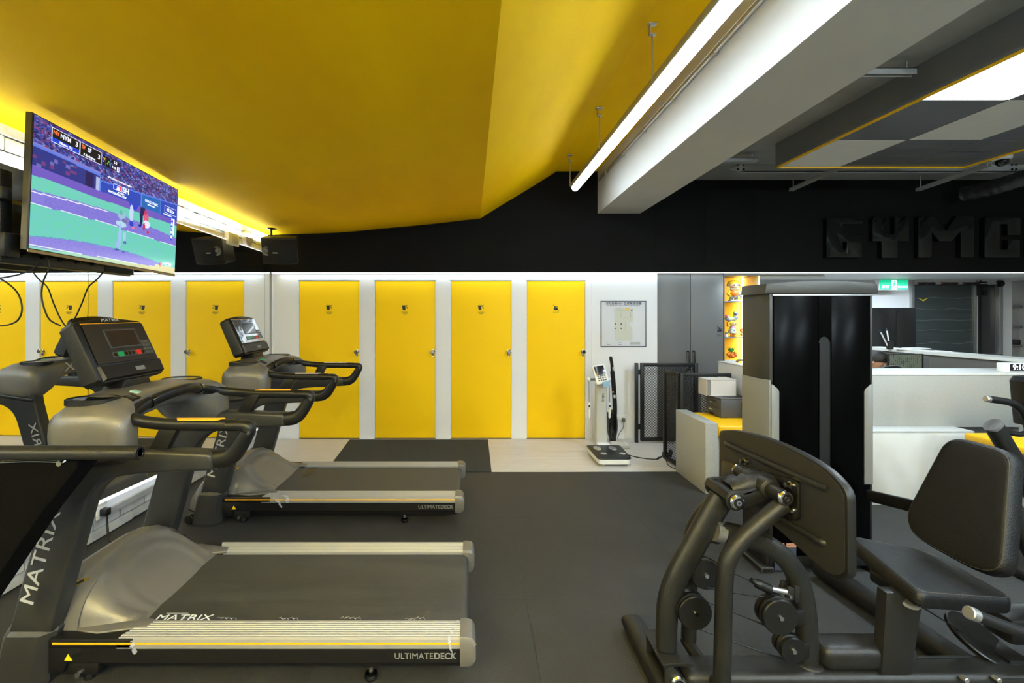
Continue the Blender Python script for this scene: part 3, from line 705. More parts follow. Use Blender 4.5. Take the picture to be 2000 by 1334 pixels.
    b.rings([q(-.07, 0), q(-.11, .012)], M_BK); b.build('console_back_box', ch)
    return t
TM1 = treadmill((-.002, 2.30, 0), 'nearest treadmill, its console dark, in front of the farther one')
TM2 = treadmill((-.073, 3.76, 0), 'farther treadmill with clear film wrinkled over its console, toward the doors', film=True)
# torn protective film tatters on the rails
def film(t, pts, w_, nm='film_tatter'):
    b = MB(); P = cat(pts, 4); n = len(P)
    for i in range(n-1):
        a, c = P[i], P[i+1]; d = Vector((0, 0, 1)).cross(c-a).normalized()*w_*(.5+.5*math.sin(i*1.7)**2)
        z = Vector((0, 0, .006*math.sin(i*2.1)))
        b.bm.faces.new([b.bm.verts.new(p) for p in (a-d, a+d, c+d+z, c-d+z)])
    b._mk(mat('clear_film', (205, 205, 205), .15, alpha=.55, trans=.0)); return b.build(nm, t, norm=False)
random.seed(3)
film(TM1, [(-1.42, -.41, .205), (-1.415, -.413, .185), (-1.40, -.414, .15)], .012)
film(TM1, [(-.055, -.30, .217), (-.075, -.36, .217), (-.09, -.40, .216), (-.085, -.414, .18), (-.07, -.416, .14)], .008)
for s in (-1, 1):
    x = -1.3
    while x < -.2:
        film(TM1, [(x+.03*k, s*.288+random.uniform(-.004, .004), .2125+random.uniform(0, .008)) for k in range(4)], .003); x += random.uniform(.12, .3)
film(TM2, [(-1.40, -.41, .205), (-1.36, -.415, .18), (-1.33, -.415, .13)], .016)
film(TM2, [(-1.38, -.35, .214), (-1.30, -.405, .212), (-1.29, -.415, .165)], .014)
for x in (-1.1, -.5, -.35): film(TM2, [(x+.03*k, -.41, .19+.01*math.sin(k)) for k in range(4)], .004)
# ================================================================= LEG PRESS MACHINE (modelled in room coordinates, then re-based on its own empty)
def rebase(root, loc):
    loc = Vector(loc); root.location = loc; seen = set()
    def go(o):
        for c in o.children:
            if c.type == 'MESH' and c.data.name not in seen: seen.add(c.data.name); c.data.transform(Matrix.Translation(-loc))
            go(c)
    go(root)
def cushion(mb, outline, nrm, t, m, puff=1.05):
    O = [Vector(p) for p in outline]; c = sum(O, Vector())/len(O); nrm = Vector(nrm).normalized()
    rs = [[c+(p-c)*f+nrm*h*t for p in O] for f, h in ((.90, 0), (.985, .04), (1.0, .2), (1.0, .62), (.985, .86), (.955, .965), (.90, 1.0), (.70, 1.03*puff/1.05), (.35, 1.0), (.02, .99))]
    return mb.rings(rs, m)
def rounded(poly, r, k=5):       # round the corners of a 3D polygon
    P = [Vector(p) for p in poly]; out = []
    n = len(P)
    for i in range(n):
        a, b_, c = P[i-1], P[i], P[(i+1) % n]; rr = r[i] if isinstance(r, (list, tuple)) else r
        d0 = (a-b_).normalized()*min(rr, (a-b_).length*.45); d1 = (c-b_).normalized()*min(rr, (c-b_).length*.45)
        for j in range(k+1):
            t = j/k; out.append((1-t)**2*(b_+d0)+2*t*(1-t)*b_+t*t*(b_+d1))
    return out
lp = empty('leg_press_machine', (0, 0, 0), 'black seated leg press machine with padded seat and large foot plate in the right foreground', 'exercise machine')
XP = 1.25
def pl(px, py, x=XP): y = F*x/(px-CX); return Vector((x, y, HC-(py-CY)*y/F))
ol_ = [(1655, 962), (1625, 925), (1585, 896), (1530, 868), (1480, 850), (1430, 839), (1404, 841), (1403, 975), (1445, 990), (1505, 1022), (1556, 1068), (1590, 1100), (1632, 1134), (1656, 1128)]
b = MB(); P = rounded([pl(*p) for p in ol_], [.03, .1, .1, .1, .1, .05, .02, .03, .05, .05, .05, .05, .03, .02], 3)
b.prism([(p.y, p.z) for p in P], 'x', XP, XP+.032, M_BKM, .006); fp = b.build('foot_plate', lp, 40)
b = MB(); P2 = [(p.y, p.z) for p in P]; cy_ = sum(p[0] for p in P2)/len(P2); cz_ = sum(p[1] for p in P2)/len(P2)
b.prism([(cy_+(y-cy_)*.965, cz_+(z-cz_)*.95) for y, z in P2], 'x', XP-.002, XP+.001, mat('plate_back_sheet', (38, 38, 37), .5, bump=.1, scale=200)); b.build('plate_backing', fp)
for (a, c, w_) in (((1420, 866), (1612, 953), 6), ((1518, 1004), (1612, 1062), 5)):
    pa, pb = pl(*a), pl(*c); b = MB(); b.sweep(cat([pa+Vector((.004, 0, -.0)), pa+Vector((-.012, -.03, 0)), (pa+pb)/2+Vector((-.014, 0, 0)), pb+Vector((-.012, .02, 0)), pb+Vector((.004, 0, 0))], 5), .012, .009, M_FR, 10, up=(1, 0, 0)); b.build('stiffening_rib', fp)
b = MB(); q = rounded([pl(1563, 940, 1.245), pl(1563, 1018, 1.245), pl(1545, 1014, 1.245), pl(1412, 965, 1.245), pl(1412, 898, 1.245)], .02, 3)
b.prism([(p.y, p.z) for p in q], 'x', 1.236, 1.249, M_FRD, .002); b.build('mounting_plate', fp)
for px, py in ((1457, 901), (1547, 947), (1548, 997)):
    p = pl(px, py, 1.236); b = MB(); b.cyl((1.24, p.y, p.z), (1.228, p.y, p.z), .015, M_CH, 16); b.cyl((1.23, p.y, p.z), (1.208, p.y, p.z), .0095, M_CH, 6); b.build('bolt', fp)
# pivots
Bn, Bf = at(1537, 975, 1.70), at(1440, 918, 2.017); An, Af = at(1443, 983, 1.78), at(1388, 944, 1.985)
Bf.x = Bn.x; Bf.z = Bn.z; Af.x = An.x; Af.z = An.z
def pivot(p, q, r=.031, nm='pivot_shaft', cap=.030):
    b = MB(); d = (q-p).normalized(); b.cyl(p+d*.014, q-d*.014, r, M_FR, 24); o = b.build(nm, lp)
    for e, dd in ((p, d), (q, -d)):
        b = MB(); b.lathe(e+dd*.014, -dd, [(0, cap), (.008, cap+.001), (.014, cap-.004), (.015, cap-.010), (.011, cap-.012)], M_CH, 24)
        b.cyl(e+dd*.004, e-dd*.002, cap-.012, M_FRD, 18); b.lathe(e, -dd, [(-.002, .010), (.004, .010), (.004, .005), (.001, .004)], M_CH, 12); b.build('chrome_cap', o)
    return o
pivot(Bn, Bf, .027, cap=.028); pivot(An+Vector((0, -.0, 0)), Af, .030, cap=.030)
ym = (Bn.y+Bf.y)/2
b = MB(); b.sweep(cat([(An.x+.03, ym+.02, An.z+.022), (1.12, ym+.01, .865), (Bn.x, ym, Bn.z), (1.236, ym, Bn.z)], 5), .045, [.035]*6+[.045]*10, M_FR, 18, up=(0, 0, 1)); b.cyl((Bn.x, ym-.07, Bn.z), (Bn.x, ym+.07, Bn.z), .042, M_FR, 24, chamfer=.006); b.build('swing_hub', lp, 50)
b = MB()
for y in (An.y+.02, Af.y-.03):
    c0, c1 = Vector((An.x, 0, An.z)), Vector((Bn.x-.02, 0, Bn.z-.03)); t = (c1-c0).normalized(); n_ = Vector((-t.z, 0, t.x)); pts = []
    for k in range(9): a = PI/2+PI*k/8; pts.append(c0+t*math.cos(a)*.040+n_*math.sin(a)*.040)
    for k in range(5): a = -PI/2+PI*k/4; pts.append(c1+t*math.cos(a)*.02+n_*math.sin(a)*.02)
    b.prism([(p.x, p.z) for p in pts], 'y', y, y+.010, M_FR, .002)
q0 = Vector((An.x-.02, 0, An.z+.036)); q1 = Vector((Bn.x-.06, 0, Bn.z+.012))
b.prism([(An.x+.028, An.z+.03), (An.x+.036, An.z+.022), (Bn.x-.045, Bn.z-.01), (Bn.x-.05, Bn.z)], 'y', An.y+.02, Af.y-.02, M_FR, .002)
b.prism([(An.x-.034, An.z+.014), (An.x-.042, An.z+.008), (An.x-.030, An.z+.034), (An.x-.018, An.z+.034)], 'y', An.y+.02, Af.y-.02, M_FR, .002)
b.build('pivot_bracket', lp)
def path(pts, y): return [at(px, py, y) for px, py in pts]
yL = 1.88
b = MB(); P = cat(path([(1409, 972), (1386, 1010), (1352, 1072), (1322, 1125), (1306, 1172), (1302, 1215), (1301, 1265)], yL), 5); n = len(P)
b.sweep(P, [.030]*n, [.051-.011*i/n for i in range(n)], M_FR, 20, up=(1, 0, .3), sup=2.4) if 0 else b.sweep(P, [.051-.011*i/n for i in range(n)], [.032]*n, M_FR, 20, up=(0, 1, 0), sup=2.4); b.build('rear_link_arm', lp, 60)
r2 = [(1530, 984), (1492, 1014), (1452, 1050), (1426, 1085), (1416, 1120), (1413, 1200), (1411, 1290), (1410, 1345)]
P0 = cat(path(r2, 1.735), 6)
for nm, y in (('front_link_arm', 1.735), ('front_link_arm', 2.0)):
    b = MB(); b.sweep([Vector((p.x, y, p.z)) for p in P0], .031, .031, M_FR, 20, up=(0, 1, 0)); b.build(nm, lp, 60)
lo = P0[-1]; pivot(Vector((lo.x, 1.70, .11)), Vector((lo.x, 2.03, .11)), .026, cap=.026)
b = MB(); Pc = cat(path([(1400, 1037), (1440, 1044), (1483, 1058), (1522, 1080), (1552, 1116), (1568, 1165), (1575, 1222), (1578, 1300)], 1.86), 6)
b.sweep(Pc, .040, .032, M_FR, 22, up=(0, 1, 0), sup=2.6); b.cyl(at(1392, 1036, 1.9), at(1400, 1038, 1.9), .05, M_FRD, 20); b.sweep(path([(1396, 1036), (1412, 1040)], 1.86), .043, .036, M_AL, 20, up=(0, 1, 0)); b.build('curved_post', lp, 60)
p = at(1578, 1300, 1.86); b = MB(); b.lathe((p.x, 1.86, .135), (0, 0, 1), [(0, .056), (.008, .052), (.012, .044)], M_FR, 20); b.build('weld_collar', lp)
# lower bracket with its pivot
b = MB(); b.prism([(.775, .165), (.80, .172), (.885, .085), (.885, .03), (.80, .03), (.775, .06)], 'y', 1.80, 1.812, M_FR, .003); b.prism([(.775, .165), (.80, .172), (.885, .085), (.885, .03), (.80, .03), (.775, .06)], 'y', 1.985, 1.997, M_FR, .003)
b.prism([(.765, .172), (.80, .180), (.885, .18), (.89, .165), (.80, .165), (.775, .155)], 'y', 1.80, 1.997, M_FR, .003); b.build('floor_bracket', lp)
pivot(Vector((.826, 1.785, .105)), Vector((.826, 2.01, .105)), .029, cap=.029)
# base frame
b = MB(); b.bb((.86, 1.785, .03), (3.05, 1.915, .138), M_FR, .028, 4); b.build('base_beam', lp, 50)
b = MB(); b.sweep([(.80, y, .045) for y in (1.25, 1.3, 1.9, 2.2, 2.25)], .05, [.03, .042, .042, .042, .03], M_FR, 18, sup=2.6); b.build('cross_foot', lp, 60)
b = MB(); b.bb((1.42, 1.80, .139), (1.80, 1.915, .232), M_FR, .03, 4); b.build('seat_rail', lp, 50)
b = MB(); b.sweep([(2.085, 2.69, .06), (2.11, 2.3, .06), (2.13, 1.90, .06)], .05, .05, M_FR, 18, sup=2.6); b.build('connecting_tube', lp, 60)
b = MB(); b.prism([(1.655, .465), (1.805, .465), (1.755, .139), (1.635, .139)], 'y', 1.793, 1.84, M_FR, .006); b.build('seat_post', lp)
b = MB(); b.bb((1.80, 1.85, .37), (2.12, 2.04, .425), M_FRD, .01); b.sweep(cat([(1.74, 1.78, .43), (1.78, 1.82, .41), (1.9, 1.83, .415), (2.1, 1.84, .40)], 4), .03, .02, M_FRD, 10); b.build('seat_pan', lp)
# cushions
b = MB(); so = rounded([(1.683, 1.70, .462), (1.775, 2.135, .470), (2.16, 2.12, .395), (2.15, 1.775, .388)], [.05, .06, .08, .06], 6)
cushion(b, so, (.16, 0, 1), .062, M_LE); st = b.build('seat', lp, 60)
b = MB(); c = sum(so, Vector())/len(so); up_ = Vector((.16, 0, 1)).normalized()*.0595
rim = [c+(p-c)*.945+up_ for p in so]; rim.append(rim[0]); b.sweep(rim, .0022, .0022, mat('leather_seam', (52, 50, 46), .5), 6); b.build('seat_seam', st)
bo = rounded([(2.262, 1.885, 1.0), (2.232, 2.115, 1.008), (2.085, 2.175, .60), (2.068, 2.12, .525), (2.070, 1.84, .512), (2.085, 1.765, .56)], [.06, .07, .07, .1, .08, .06], 6)
b = MB(); cushion(b, [p+Vector((.062, 0, -.02)) for p in bo][::-1], (-.93, 0, .36), .066, M_LE); bk = b.build('backrest', lp, 60)
b = MB(); c = sum(bo, Vector())/len(bo); rim = [c+(p-c)*.955+Vector((.004, 0, .003)) for p in bo]; rim.append(rim[0]); b.sweep(rim, .002, .002, mat('leather_seam', (52, 50, 46), .5), 6, up=(1, 0, 0)); b.build('backrest_seam', bk)
b = MB(); b.sweep(cat([(2.27, 1.95, .80), (2.36, 1.93, .66), (2.47, 1.90, .40), (2.50, 1.88, .15)], 6), .035, .045, M_FR, 18, sup=2.6); b.bb((2.262, 1.90, .62), (2.32, 2.05, .80), M_BKM, .01); b.build('backrest_support', lp, 60)
b = MB(); b.bb((2.20, 1.83, .22), (2.75, 1.95, .33), M_FRD, .02); b.bb((2.45, 1.7, .03), (2.7, 2.0, .25), M_FRD, .03); b.build('rear_housing', lp)
b = MB(); b.sweep(cat([(2.388, 2.70, .484), (2.36, 2.5, .53), (2.32, 2.2, .60), (2.32, 2.0, .66)], 5), .016, .034, M_FR, 14, sup=3); b.build('tower_link_bar', lp, 50)
# side handle
for yy in (1.60,):
    b = MB(); P = cat([(1.790, yy, .507), (1.95, yy, .447), (2.12, yy+.02, .39), (2.3, yy+.12, .33), (2.45, yy+.22, .26)], 6); b.sweep(P, .020, .020, M_BKM, 18); h = b.build('side_handle', lp, 60)
    b = MB(); d = (P[0]-P[3]).normalized(); b.cyl(P[0]-d*.004, P[0]+d*.026, .0225, M_AL, 24, chamfer=.003); b.build('chrome_end', h); b = MB(); b.cyl(P[9]-d*.008, P[9]+d*.004, .0222, M_AL, 24); b.build('chrome_ring', h)
# pulleys
def pulley(c, r, ax=(0, 1, 0), th=.034, double=False, lab=None):
    ax = Vector(ax).normalized(); c = Vector(c); b = MB()
    b.lathe(c-ax*th/2, ax, [(0, r*.5), (0, r*.96), (.004, r), (th*.35, r), (th*.45, r*.86), (th*.55, r*.86), (th*.65, r), (th-.004, r), (th, r*.96), (th, r*.5)], M_FRD, 32)
    if double: b.lathe(c+ax*(th/2+.008), ax, [(0, r*.3), (0, r*.95), (.006, r*.97), (.02, r*.97), (.024, r*.9), (.024, r*.3)], M_FRD, 32)
    o = b.build('cable_pulley', lp, 30)
    b = MB(); b.cyl(c-ax*(th/2+.006), c-ax*(th/2-.002), .0085, M_CH, 12); b.build('axle_bolt', o)
pulley(at(1376, 1120, 1.90), .061, double=True); pulley(at(1355, 1194, 1.84), .068, double=True)
pulley(at(1520, 1202, 1.80), .070, double=True); pulley(at(1545, 1266, 1.80), .050, double=True)
pulley((2.20, 1.955, .165), .115, (.28, -.42, .88), .022)
b = MB(); p = at(1948, 1283, 1.93); b.bb((p.x-.04, 1.85, .10), (p.x+.05, 1.99, .15), M_FRD, .004); b.build('pulley_block', lp)
for px, py in ((1548, 1200), (1556, 1265)):
    p = at(px, py, 1.84); b = MB(); b.bb((p.x, 1.82, p.z-.035), (p.x+.04, 1.89, p.z+.03), M_FRD, .006); b.build('pulley_bracket', lp)
def cable(pts, r=.0032):
    b = MB(); b.sweep(pts, r, r, M_BK, 8); b.build('steel_cable', lp)
cable([at(1385, 1090, 1.86), at(1430, 1118, 1.86), at(1472, 1137, 1.86)]); cable([at(1380, 1148, 1.86), at(1430, 1157, 1.86), at(1515, 1170, 1.82)])
cable([at(1370, 1170, 1.86), at(1430, 1194, 1.86), at(1490, 1220, 1.82)]); cable([at(1360, 1226, 1.86), at(1430, 1253, 1.86), at(1530, 1288, 1.82)])
cable([at(1800, 1185, 1.95), at(1880, 1235, 1.95)]); cable([at(1772, 1285, 1.84), at(1920, 1283, 1.9)], .004)
b = MB(); b.sweep(cat(path([(1467, 1133), (1478, 1139), (1500, 1149), (1505, 1150)], 1.84), 4), [.010]*4+[.019]*7+[.014]*2, [.010]*4+[.019]*7+[.014]*2, M_BK, 14); b.build('cable_boot', lp, 60)
b = MB(); b.cyl(at(1502, 1149, 1.84), at(1536, 1156, 1.84), .011, M_AL, 16, chamfer=.002); b.cyl(at(1500, 1148, 1.84), at(1506, 1150, 1.84), .014, M_CH, 8); b.build('adjuster_rod', lp)
b = MB(); p = at(1545, 1158, 1.84); b.box(p, (.04, .012, .05), M_FR, .003, (0, R(15), 0)); b.box(p+Vector((0, .04, 0)), (.04, .012, .05), M_FR, .003, (0, R(15), 0)); b.box(p+Vector((.02, .02, .0)), (.02, .06, .07), M_FR, .003); b.cyl(p+Vector((-.008, -.012, -.01)), p+Vector((-.008, .05, -.01)), .006, M_CH, 10); b.build('clevis', lp)
for px in (1882, 1945): p = at(px, 1325, 1.78); b = MB(); b.cyl((p.x, 1.79, p.z), (p.x, 1.765, p.z), .010, M_AL, 12, chamfer=.002); b.build('bolt', lp)
b = MB(); b.bb((2.08, 1.776, .075), (2.34, 1.788, .132), M_FR, .005); b.build('bolted_plate', lp)
rebase(lp, (1.6, 1.85, 0))

# ================================================================= WEIGHT STACK TOWER
tw_ = empty('weight_stack_tower', (0, 0, 0), 'tall black and grey shrouded weight stack tower standing behind the leg press', 'exercise machine')
y0 = 2.75; xl, xr_ = 1.80, 2.466; sd = .23
def tx(px): return (px-CX)*y0/F
def tz(py): return HC-(py-CY)*y0/F
M_TWD = mat('tower_grey_shroud', (66, 66, 64), .4, bump=.12, scale=240, metal=.2); M_TWL = mat('tower_silver_panel', (128, 129, 128), .4, metal=.25, bump=.08, scale=200)
# upper shroud with chamfered corners
def sect(z, g=0, yb=0): return [(xl-g, y0+sd, z), (xl-g, y0+.05, z), (xl+.022-g*.5, y0-g, z), (xr_-.022+g*.5, y0-g, z), (xr_+g, y0+.05, z), (xr_+g, y0+sd, z)]
zc, zt0 = tz(574), tz(555)
b = MB(); b.rings([sect(.12), sect(zc)], mat('tower_core', (20, 20, 20), .4)); b.build('inner_frame', tw_, 20)
b = MB(); rs = []
N = 18
top = []
for k in range(N+1): u = k/N; x = xl-.01+(xr_-xl+.02)*u; top.append((x, zt0+.022*(1-(2*u-1)**2)))
b.prism([(xl-.012, zc), (xr_+.012, zc)]+[t for t in [(xr_+.006, zt0-.0)]+top[::-1][1:-1]+[(xl-.006, zt0)]], 'y', y0-.012, y0+sd+.01, M_TWD, .006); b.build('top_cap', tw_, 30)
for s in (-1, 1):
    X = xl if s < 0 else xr_
    b = MB(); a = X+s*.004; i_ = X-s*.03
    b.prism([(a, y0+sd), (a, y0+.045), (X-s*.020, y0-.004), (X-s*.036, y0-.004), (X-s*.036, y0+.02), (i_, y0+sd)], 'z', tz(745), zc-.001, M_TWD, .003); b.build('upper_side_shroud', tw_, 25)
    b = MB(); b.prism([(a+s*.003, y0+sd), (a+s*.003, y0+.045), (X-s*.018, y0-.006), (X-s*.024, y0-.006), (X-s*.024, y0+.02), (i_, y0+sd)], 'z', tz(945), tz(742), M_TWL, .003); b.build('lower_side_panel', tw_, 25)
    xx = sorted((X-s*.026, X-s*.074)); q = [(xx[0], tz(945)), (xx[1], tz(945)), (xx[1], tz(749 if s > 0 else 765)), (xx[0], tz(765 if s > 0 else 749))]
    if s < 0: q = [(xx[0], tz(945)), (xx[1], tz(945)), (xx[1], tz(764)), (xx[1]-.008, tz(759)), (xx[0]+.012, tz(751)), (xx[0], tz(750))]
    else: q = [(xx[0], tz(945)), (xx[1], tz(945)), (xx[1], tz(750)), (xx[1]-.012, tz(751)), (xx[0]+.008, tz(759)), (xx[0], tz(764))]
    b = MB(); b.prism(q, 'y', y0-.012, y0+.01, M_TWL, .003); b.build('front_silver_strip', tw_)
    b = MB(); b.prism([(a, y0+sd), (a, y0+.045), (X-s*.020, y0-.004), (X-s*.036, y0-.004), (X-s*.036, y0+.02), (i_, y0+sd)], 'z', .03, tz(946), M_TWD, .003)
    b.bb((X-.04, y0-.02, 0), (X+.04, y0+sd+.03, .035), M_FR, .008); b.build('lower_side_shroud', tw_, 25)
b = MB(); xa, xb = tx(1510), tx(1698); xm0, xm1 = tx(1597), tx(1622)
M_SHI = mat('shield_black', (3, 3, 3), .22, spec=.06)
b.bb((xa, y0-.008, .10), (xm0, y0+.006, zc-.014), M_SHI, .004); b.bb((xm1, y0-.008, .10), (xb, y0+.006, zc-.014), M_SHI, .004)
r_ = (xm1-xm0)/2; zs = tz(657)-r_
pts = [(xm0, zs)]+[((xm0+xm1)/2-r_*math.cos(a), zs+r_*math.sin(a)) for a in [PI*k/10 for k in range(11)]]+[(xm1, zs), (xm1, zc-.014), (xm0, zc-.014)]
b.prism(pts, 'y', y0-.008, y0+.006, M_SHI); b.build('front_shield', tw_)
b = MB(); b.sweep([(xm0+.004, y0-.004, .12), (xm0+.004, y0-.004, zs)], .003, .006, M_BKG, 8); b.bb((xm0, y0+.03, .1), (xm1, y0+.035, zs+.03), M_RU); b.build('slot_liner', tw_)
b = MB(); b.bb((xa-.01, y0-.012, zc-.014), (xb+.01, y0+.003, zc-.004), M_AL, .001); b.build('upper_trim', tw_)
for (a_, c_) in ((1511, 1530), (1534, 1553)):
    b = MB(); b.bb((tx(a_), y0-.0095, tz(1112)), (tx(c_), y0-.008, tz(1067)), mat('notice_label', (60, 66, 84), .5)); b.bb((tx(a_), y0-.0095, tz(1067)), (tx(c_), y0-.008, tz(1060)), mat('notice_header', (196, 140, 110), .5)); o = b.build('warning_label', tw_, smooth=False)
    text('NOTICE' if a_ > 1520 else 'WARNING', .014 if a_ > 1520 else .011, FRONT((tx(a_)+tx(c_))/2, y0-.0098, tz(1063.5)), M_TXK, o, 'lettering', .0003)
b = MB(); b.bb((xl, y0, .03), (xr_, y0+sd, .12), M_FR, .01); b.build('base', tw_)
rebase(tw_, (2.13, 2.86, 0))
# ================================================================= RECEPTION BENCH, COUNTERS, GATES
b = MB(); b.bb((2.045, 3.93, 0), (2.155, 4.50, .615), M_CT, .003); b.bb((2.155, 4.40, 0), (2.62, 4.50, .30), M_CT)
tag(b.build('bench_wall'), 'low pale grey stone end wall of the yellow-topped bench beside the mesh gate', 'bench')
b = MB(); b.bb((2.16, 3.93, .50), (2.64, 4.48, .592), M_YF, .012, 3); b.bb((2.16, 3.98, .0), (2.64, 4.0, .50), M_CT)
tag(b.build('yellow_bench_top'), 'bright yellow bench top with the dark printer standing on it', 'bench')
b = MB(); b.bb((2.645, 3.90, 0), (2.75, 4.82, 1.055), M_CT, .004); b.bb((2.64, 3.895, 1.055), (2.755, 4.825, 1.065), M_CTT, .003)
tag(b.build('side_counter'), 'pale grey speckled counter wall right behind the printer', 'counter')
rc = empty('reception_counter', (3.7, 4.0, 0), 'long pale grey speckled reception counter behind the weight tower and backrest', 'counter')
def RC(a, c): return (a[0]-3.7, a[1]-4.0, a[2]), (c[0]-3.7, c[1]-4.0, c[2])
b = MB(); x1_ = 4.74; b.bb(*RC((2.76, 3.86, .60), (x1_, 4.2, 1.045)), M_CT, .003); b.build('front_panel', rc)
b = MB(); b.bb(*RC((2.755, 3.855, 1.046), (7.2, 4.22, 1.062)), M_CTT, .004); b.build('counter_top', rc)
b = MB(); b.bb(*RC((x1_+.002, 3.9, 0), (7.2, 4.15, 1.045)), M_CT); b.bb(*RC((2.76, 3.95, 0), (x1_, 4.1, .60)), M_GRY); b.build('recessed_base', rc)
b = MB(); b.bb((2.76, 3.70, 0), (4.13, 3.858, .595), M_CT, .003); b.bb((2.758, 3.698, .595), (4.135, 3.858, .608), M_CTT, .003)
tag(b.build('counter_step'), 'low pale grey stone ledge running along the foot of the reception counter', 'ledge')
yb_ = MB(); p = at(1972, 868, 3.2); yb_.bb((p.x, 3.05, p.z-.05), (p.x+1.6, 3.5, p.z+.004), M_YF, .012, 3); yb_.bb((p.x+.06, 3.1, 0), (p.x+1.5, 3.45, p.z-.05), M_CT)
tag(yb_.build('yellow_bench_top'), 'yellow bench edge cut off at the right edge of the picture', 'bench')
# inner side ledge (runs away from the camera) and the area behind reception
sl = empty('side_ledge_counter', (4.85, 4.9, 0), 'raised pale ledge of the reception, with papers and pens on it', 'counter')
b = MB(); b.rings([[(q.x-4.85, q.y-4.9, q.z) for q in (Vector((xx, yy, 1.135)), Vector((xx+.26, yy, 1.135)), Vector((xx+.26, yy, 1.165)), Vector((xx, yy, 1.165)))] for xx, yy in ((4.938, 4.02), (4.80, 5.55))], M_CTT); b.build('ledge_top', sl, smooth=False)
b = MB(); b.rings([[(xx-4.85, yy-4.9, 0), (xx+.2-4.85, yy-4.9, 0), (xx+.2-4.85, yy-4.9, 1.134), (xx-4.85, yy-4.9, 1.134)] for xx, yy in ((4.94, 4.23), (4.82, 5.55))], M_GRY); b.build('ledge_wall', sl, smooth=False)
for i, (px, py, rz) in enumerate(((1765, 682, .3), (1782, 680, -.2), (1822, 686, .1))):
    y = (1.172-HC)*F/(CY-py) if py != CY else 5; y = (HC-1.17)*F/(py-CY); p = at(px, py, y)
    b = MB(); b.box((p.x+.05, p.y, 1.1655+.0022), (.21, .15, .004), M_WH, 0, (0, 0, rz)); b.box((p.x+.055, p.y+.01, 1.1715), (.20, .14, .003), M_WG, 0, (0, 0, rz+.15))
    tag(b.build('paper_stack'), ['white papers on the raised ledge nearest the pens', 'white papers on the ledge below the black cabinet', 'white papers on the ledge in front of the glass panel'][i], 'paper', 'papers on the reception ledge')
p = at(1733, 676, 5.2); pcu = empty('pen_cup', (p.x+.03, 5.2, 1.166), 'dark pen cup holding two white pens behind the tower edge', 'pen holder')
b = MB(); b.lathe((0, 0, 0), (0, 0, 1), [(0, .032), (.09, .034), (.09, .030), (.01, .028)], M_BK, 16); b.build('cup', pcu)
for dx, tp in ((-.02, 0), (.0, 1)):
    b = MB(); e = Vector((dx-.085+.05*tp, 0, .19+.02*tp)); b.cyl((dx, 0, .02), e, .007, M_WH, 10); b.cyl(e, e+(e-Vector((dx, 0, .02))).normalized()*.02, .008, M_TXB, 10)
    o = b.build('pen'); o.location = pcu.location; tag(o, 'white pen leaning in the pen cup, '+('tilted further left' if tp == 0 else 'the more upright one'), 'pen', 'pens in the cup')
# mesh fence panels
def mesh_panel(o_, u, w_, h_, parent, m=M_BKM, cw=.030, chh=.0125, th=.0032):
    u = Vector(u).normalized(); o_ = Vector(o_); b = MB(); nrm = u.cross(Vector((0, 0, 1)))
    def seg(a, c):
        a3 = o_+u*a[0]+Vector((0, 0, a[1])); c3 = o_+u*c[0]+Vector((0, 0, c[1])); d = (c3-a3).normalized(); s_ = d.cross(nrm).normalized()*th/2; n2 = nrm*.0015
        v = [b.bm.verts.new(p) for p in (a3-s_-n2, c3-s_-n2, c3+s_-n2, a3+s_-n2, a3-s_+n2, c3-s_+n2, c3+s_+n2, a3+s_+n2)]
        for f in ((0, 1, 2, 3), (7, 6, 5, 4), (0, 4, 5, 1), (3, 2, 6, 7)): b.bm.faces.new([v[i] for i in f])
    nx, nz = int(w_/cw), int(h_/chh/2)
    cw2, ch2 = w_/nx, h_/nz/2
    for i in range(nx):
        for j in range(nz):
            x, z = i*cw2, j*ch2*2
            seg((x, z+ch2), (x+cw2/2, z)); seg((x+cw2/2, z), (x+cw2, z+ch2)); seg((x, z+ch2), (x+cw2/2, z+2*ch2)); seg((x+cw2/2, z+2*ch2), (x+cw2, z+ch2))
    b._mk(m); o = b.build('expanded_mesh', parent, smooth=False, norm=False); o['kind'] = 'stuff'; return o
def gate_frame(p, u, w_, h_, z0, parent, t=.028, name='frame'):
    u = Vector(u).normalized(); n_ = Vector((u.y, -u.x, 0)); p = Vector(p); ang = math.atan2(u.y, u.x); M = Matrix.Rotation(ang, 4, 'Z'); b = MB()
    for a in (t/2, w_-t/2): b.box(p+u*a+Vector((0, 0, z0+h_/2)), (t, t, h_), M_BKM, .002, M)
    for z in (z0+t/2, z0+h_-t/2): b.box(p+u*w_/2+Vector((0, 0, z)), (w_-2*t, t*.95, t), M_BKM, .002, M)
    return b.build(name, parent)
yg = 5.50; x0, x1 = at(1249, 0, yg).x, at(1362, 0, yg).x
g1 = empty('mesh_gate', (x0, yg, 0), 'open black expanded-mesh gate leaf standing against the wall and grey cupboard', 'gate')
hz = at(0, 709, yg).z
gate_frame((.012, 0, 0), (1, 0, 0), x1-x0-.012, hz-.02, .02, g1, .04)
mesh_panel((.05, 0, .06), (1, 0, 0), x1-x0-.09, hz-.10, g1, th=.0045, cw=.034, chh=.016)
b = MB(); b.bb((-.055, -.02, 0), (-.02, .02, hz), M_BKM, .002); b.build('hinge_post', g1)
b = MB(); [b.bb((-.02, -.01, z), (.012, .01, z+.06), M_BKM) for z in (.16, hz-.14)]; b.build('hinge', g1)
yg2 = 4.545; hz2 = at(0, 729, yg2).z
xa, xb = at(1328, 0, yg2).x, at(1427, 0, yg2).x; xc, ycc = at(1298, 0, 4.83).x, 4.83
g2 = empty('mesh_gate', (xa, yg2, 0), 'black expanded-mesh fence corner between the scale and the yellow-topped bench', 'gate')
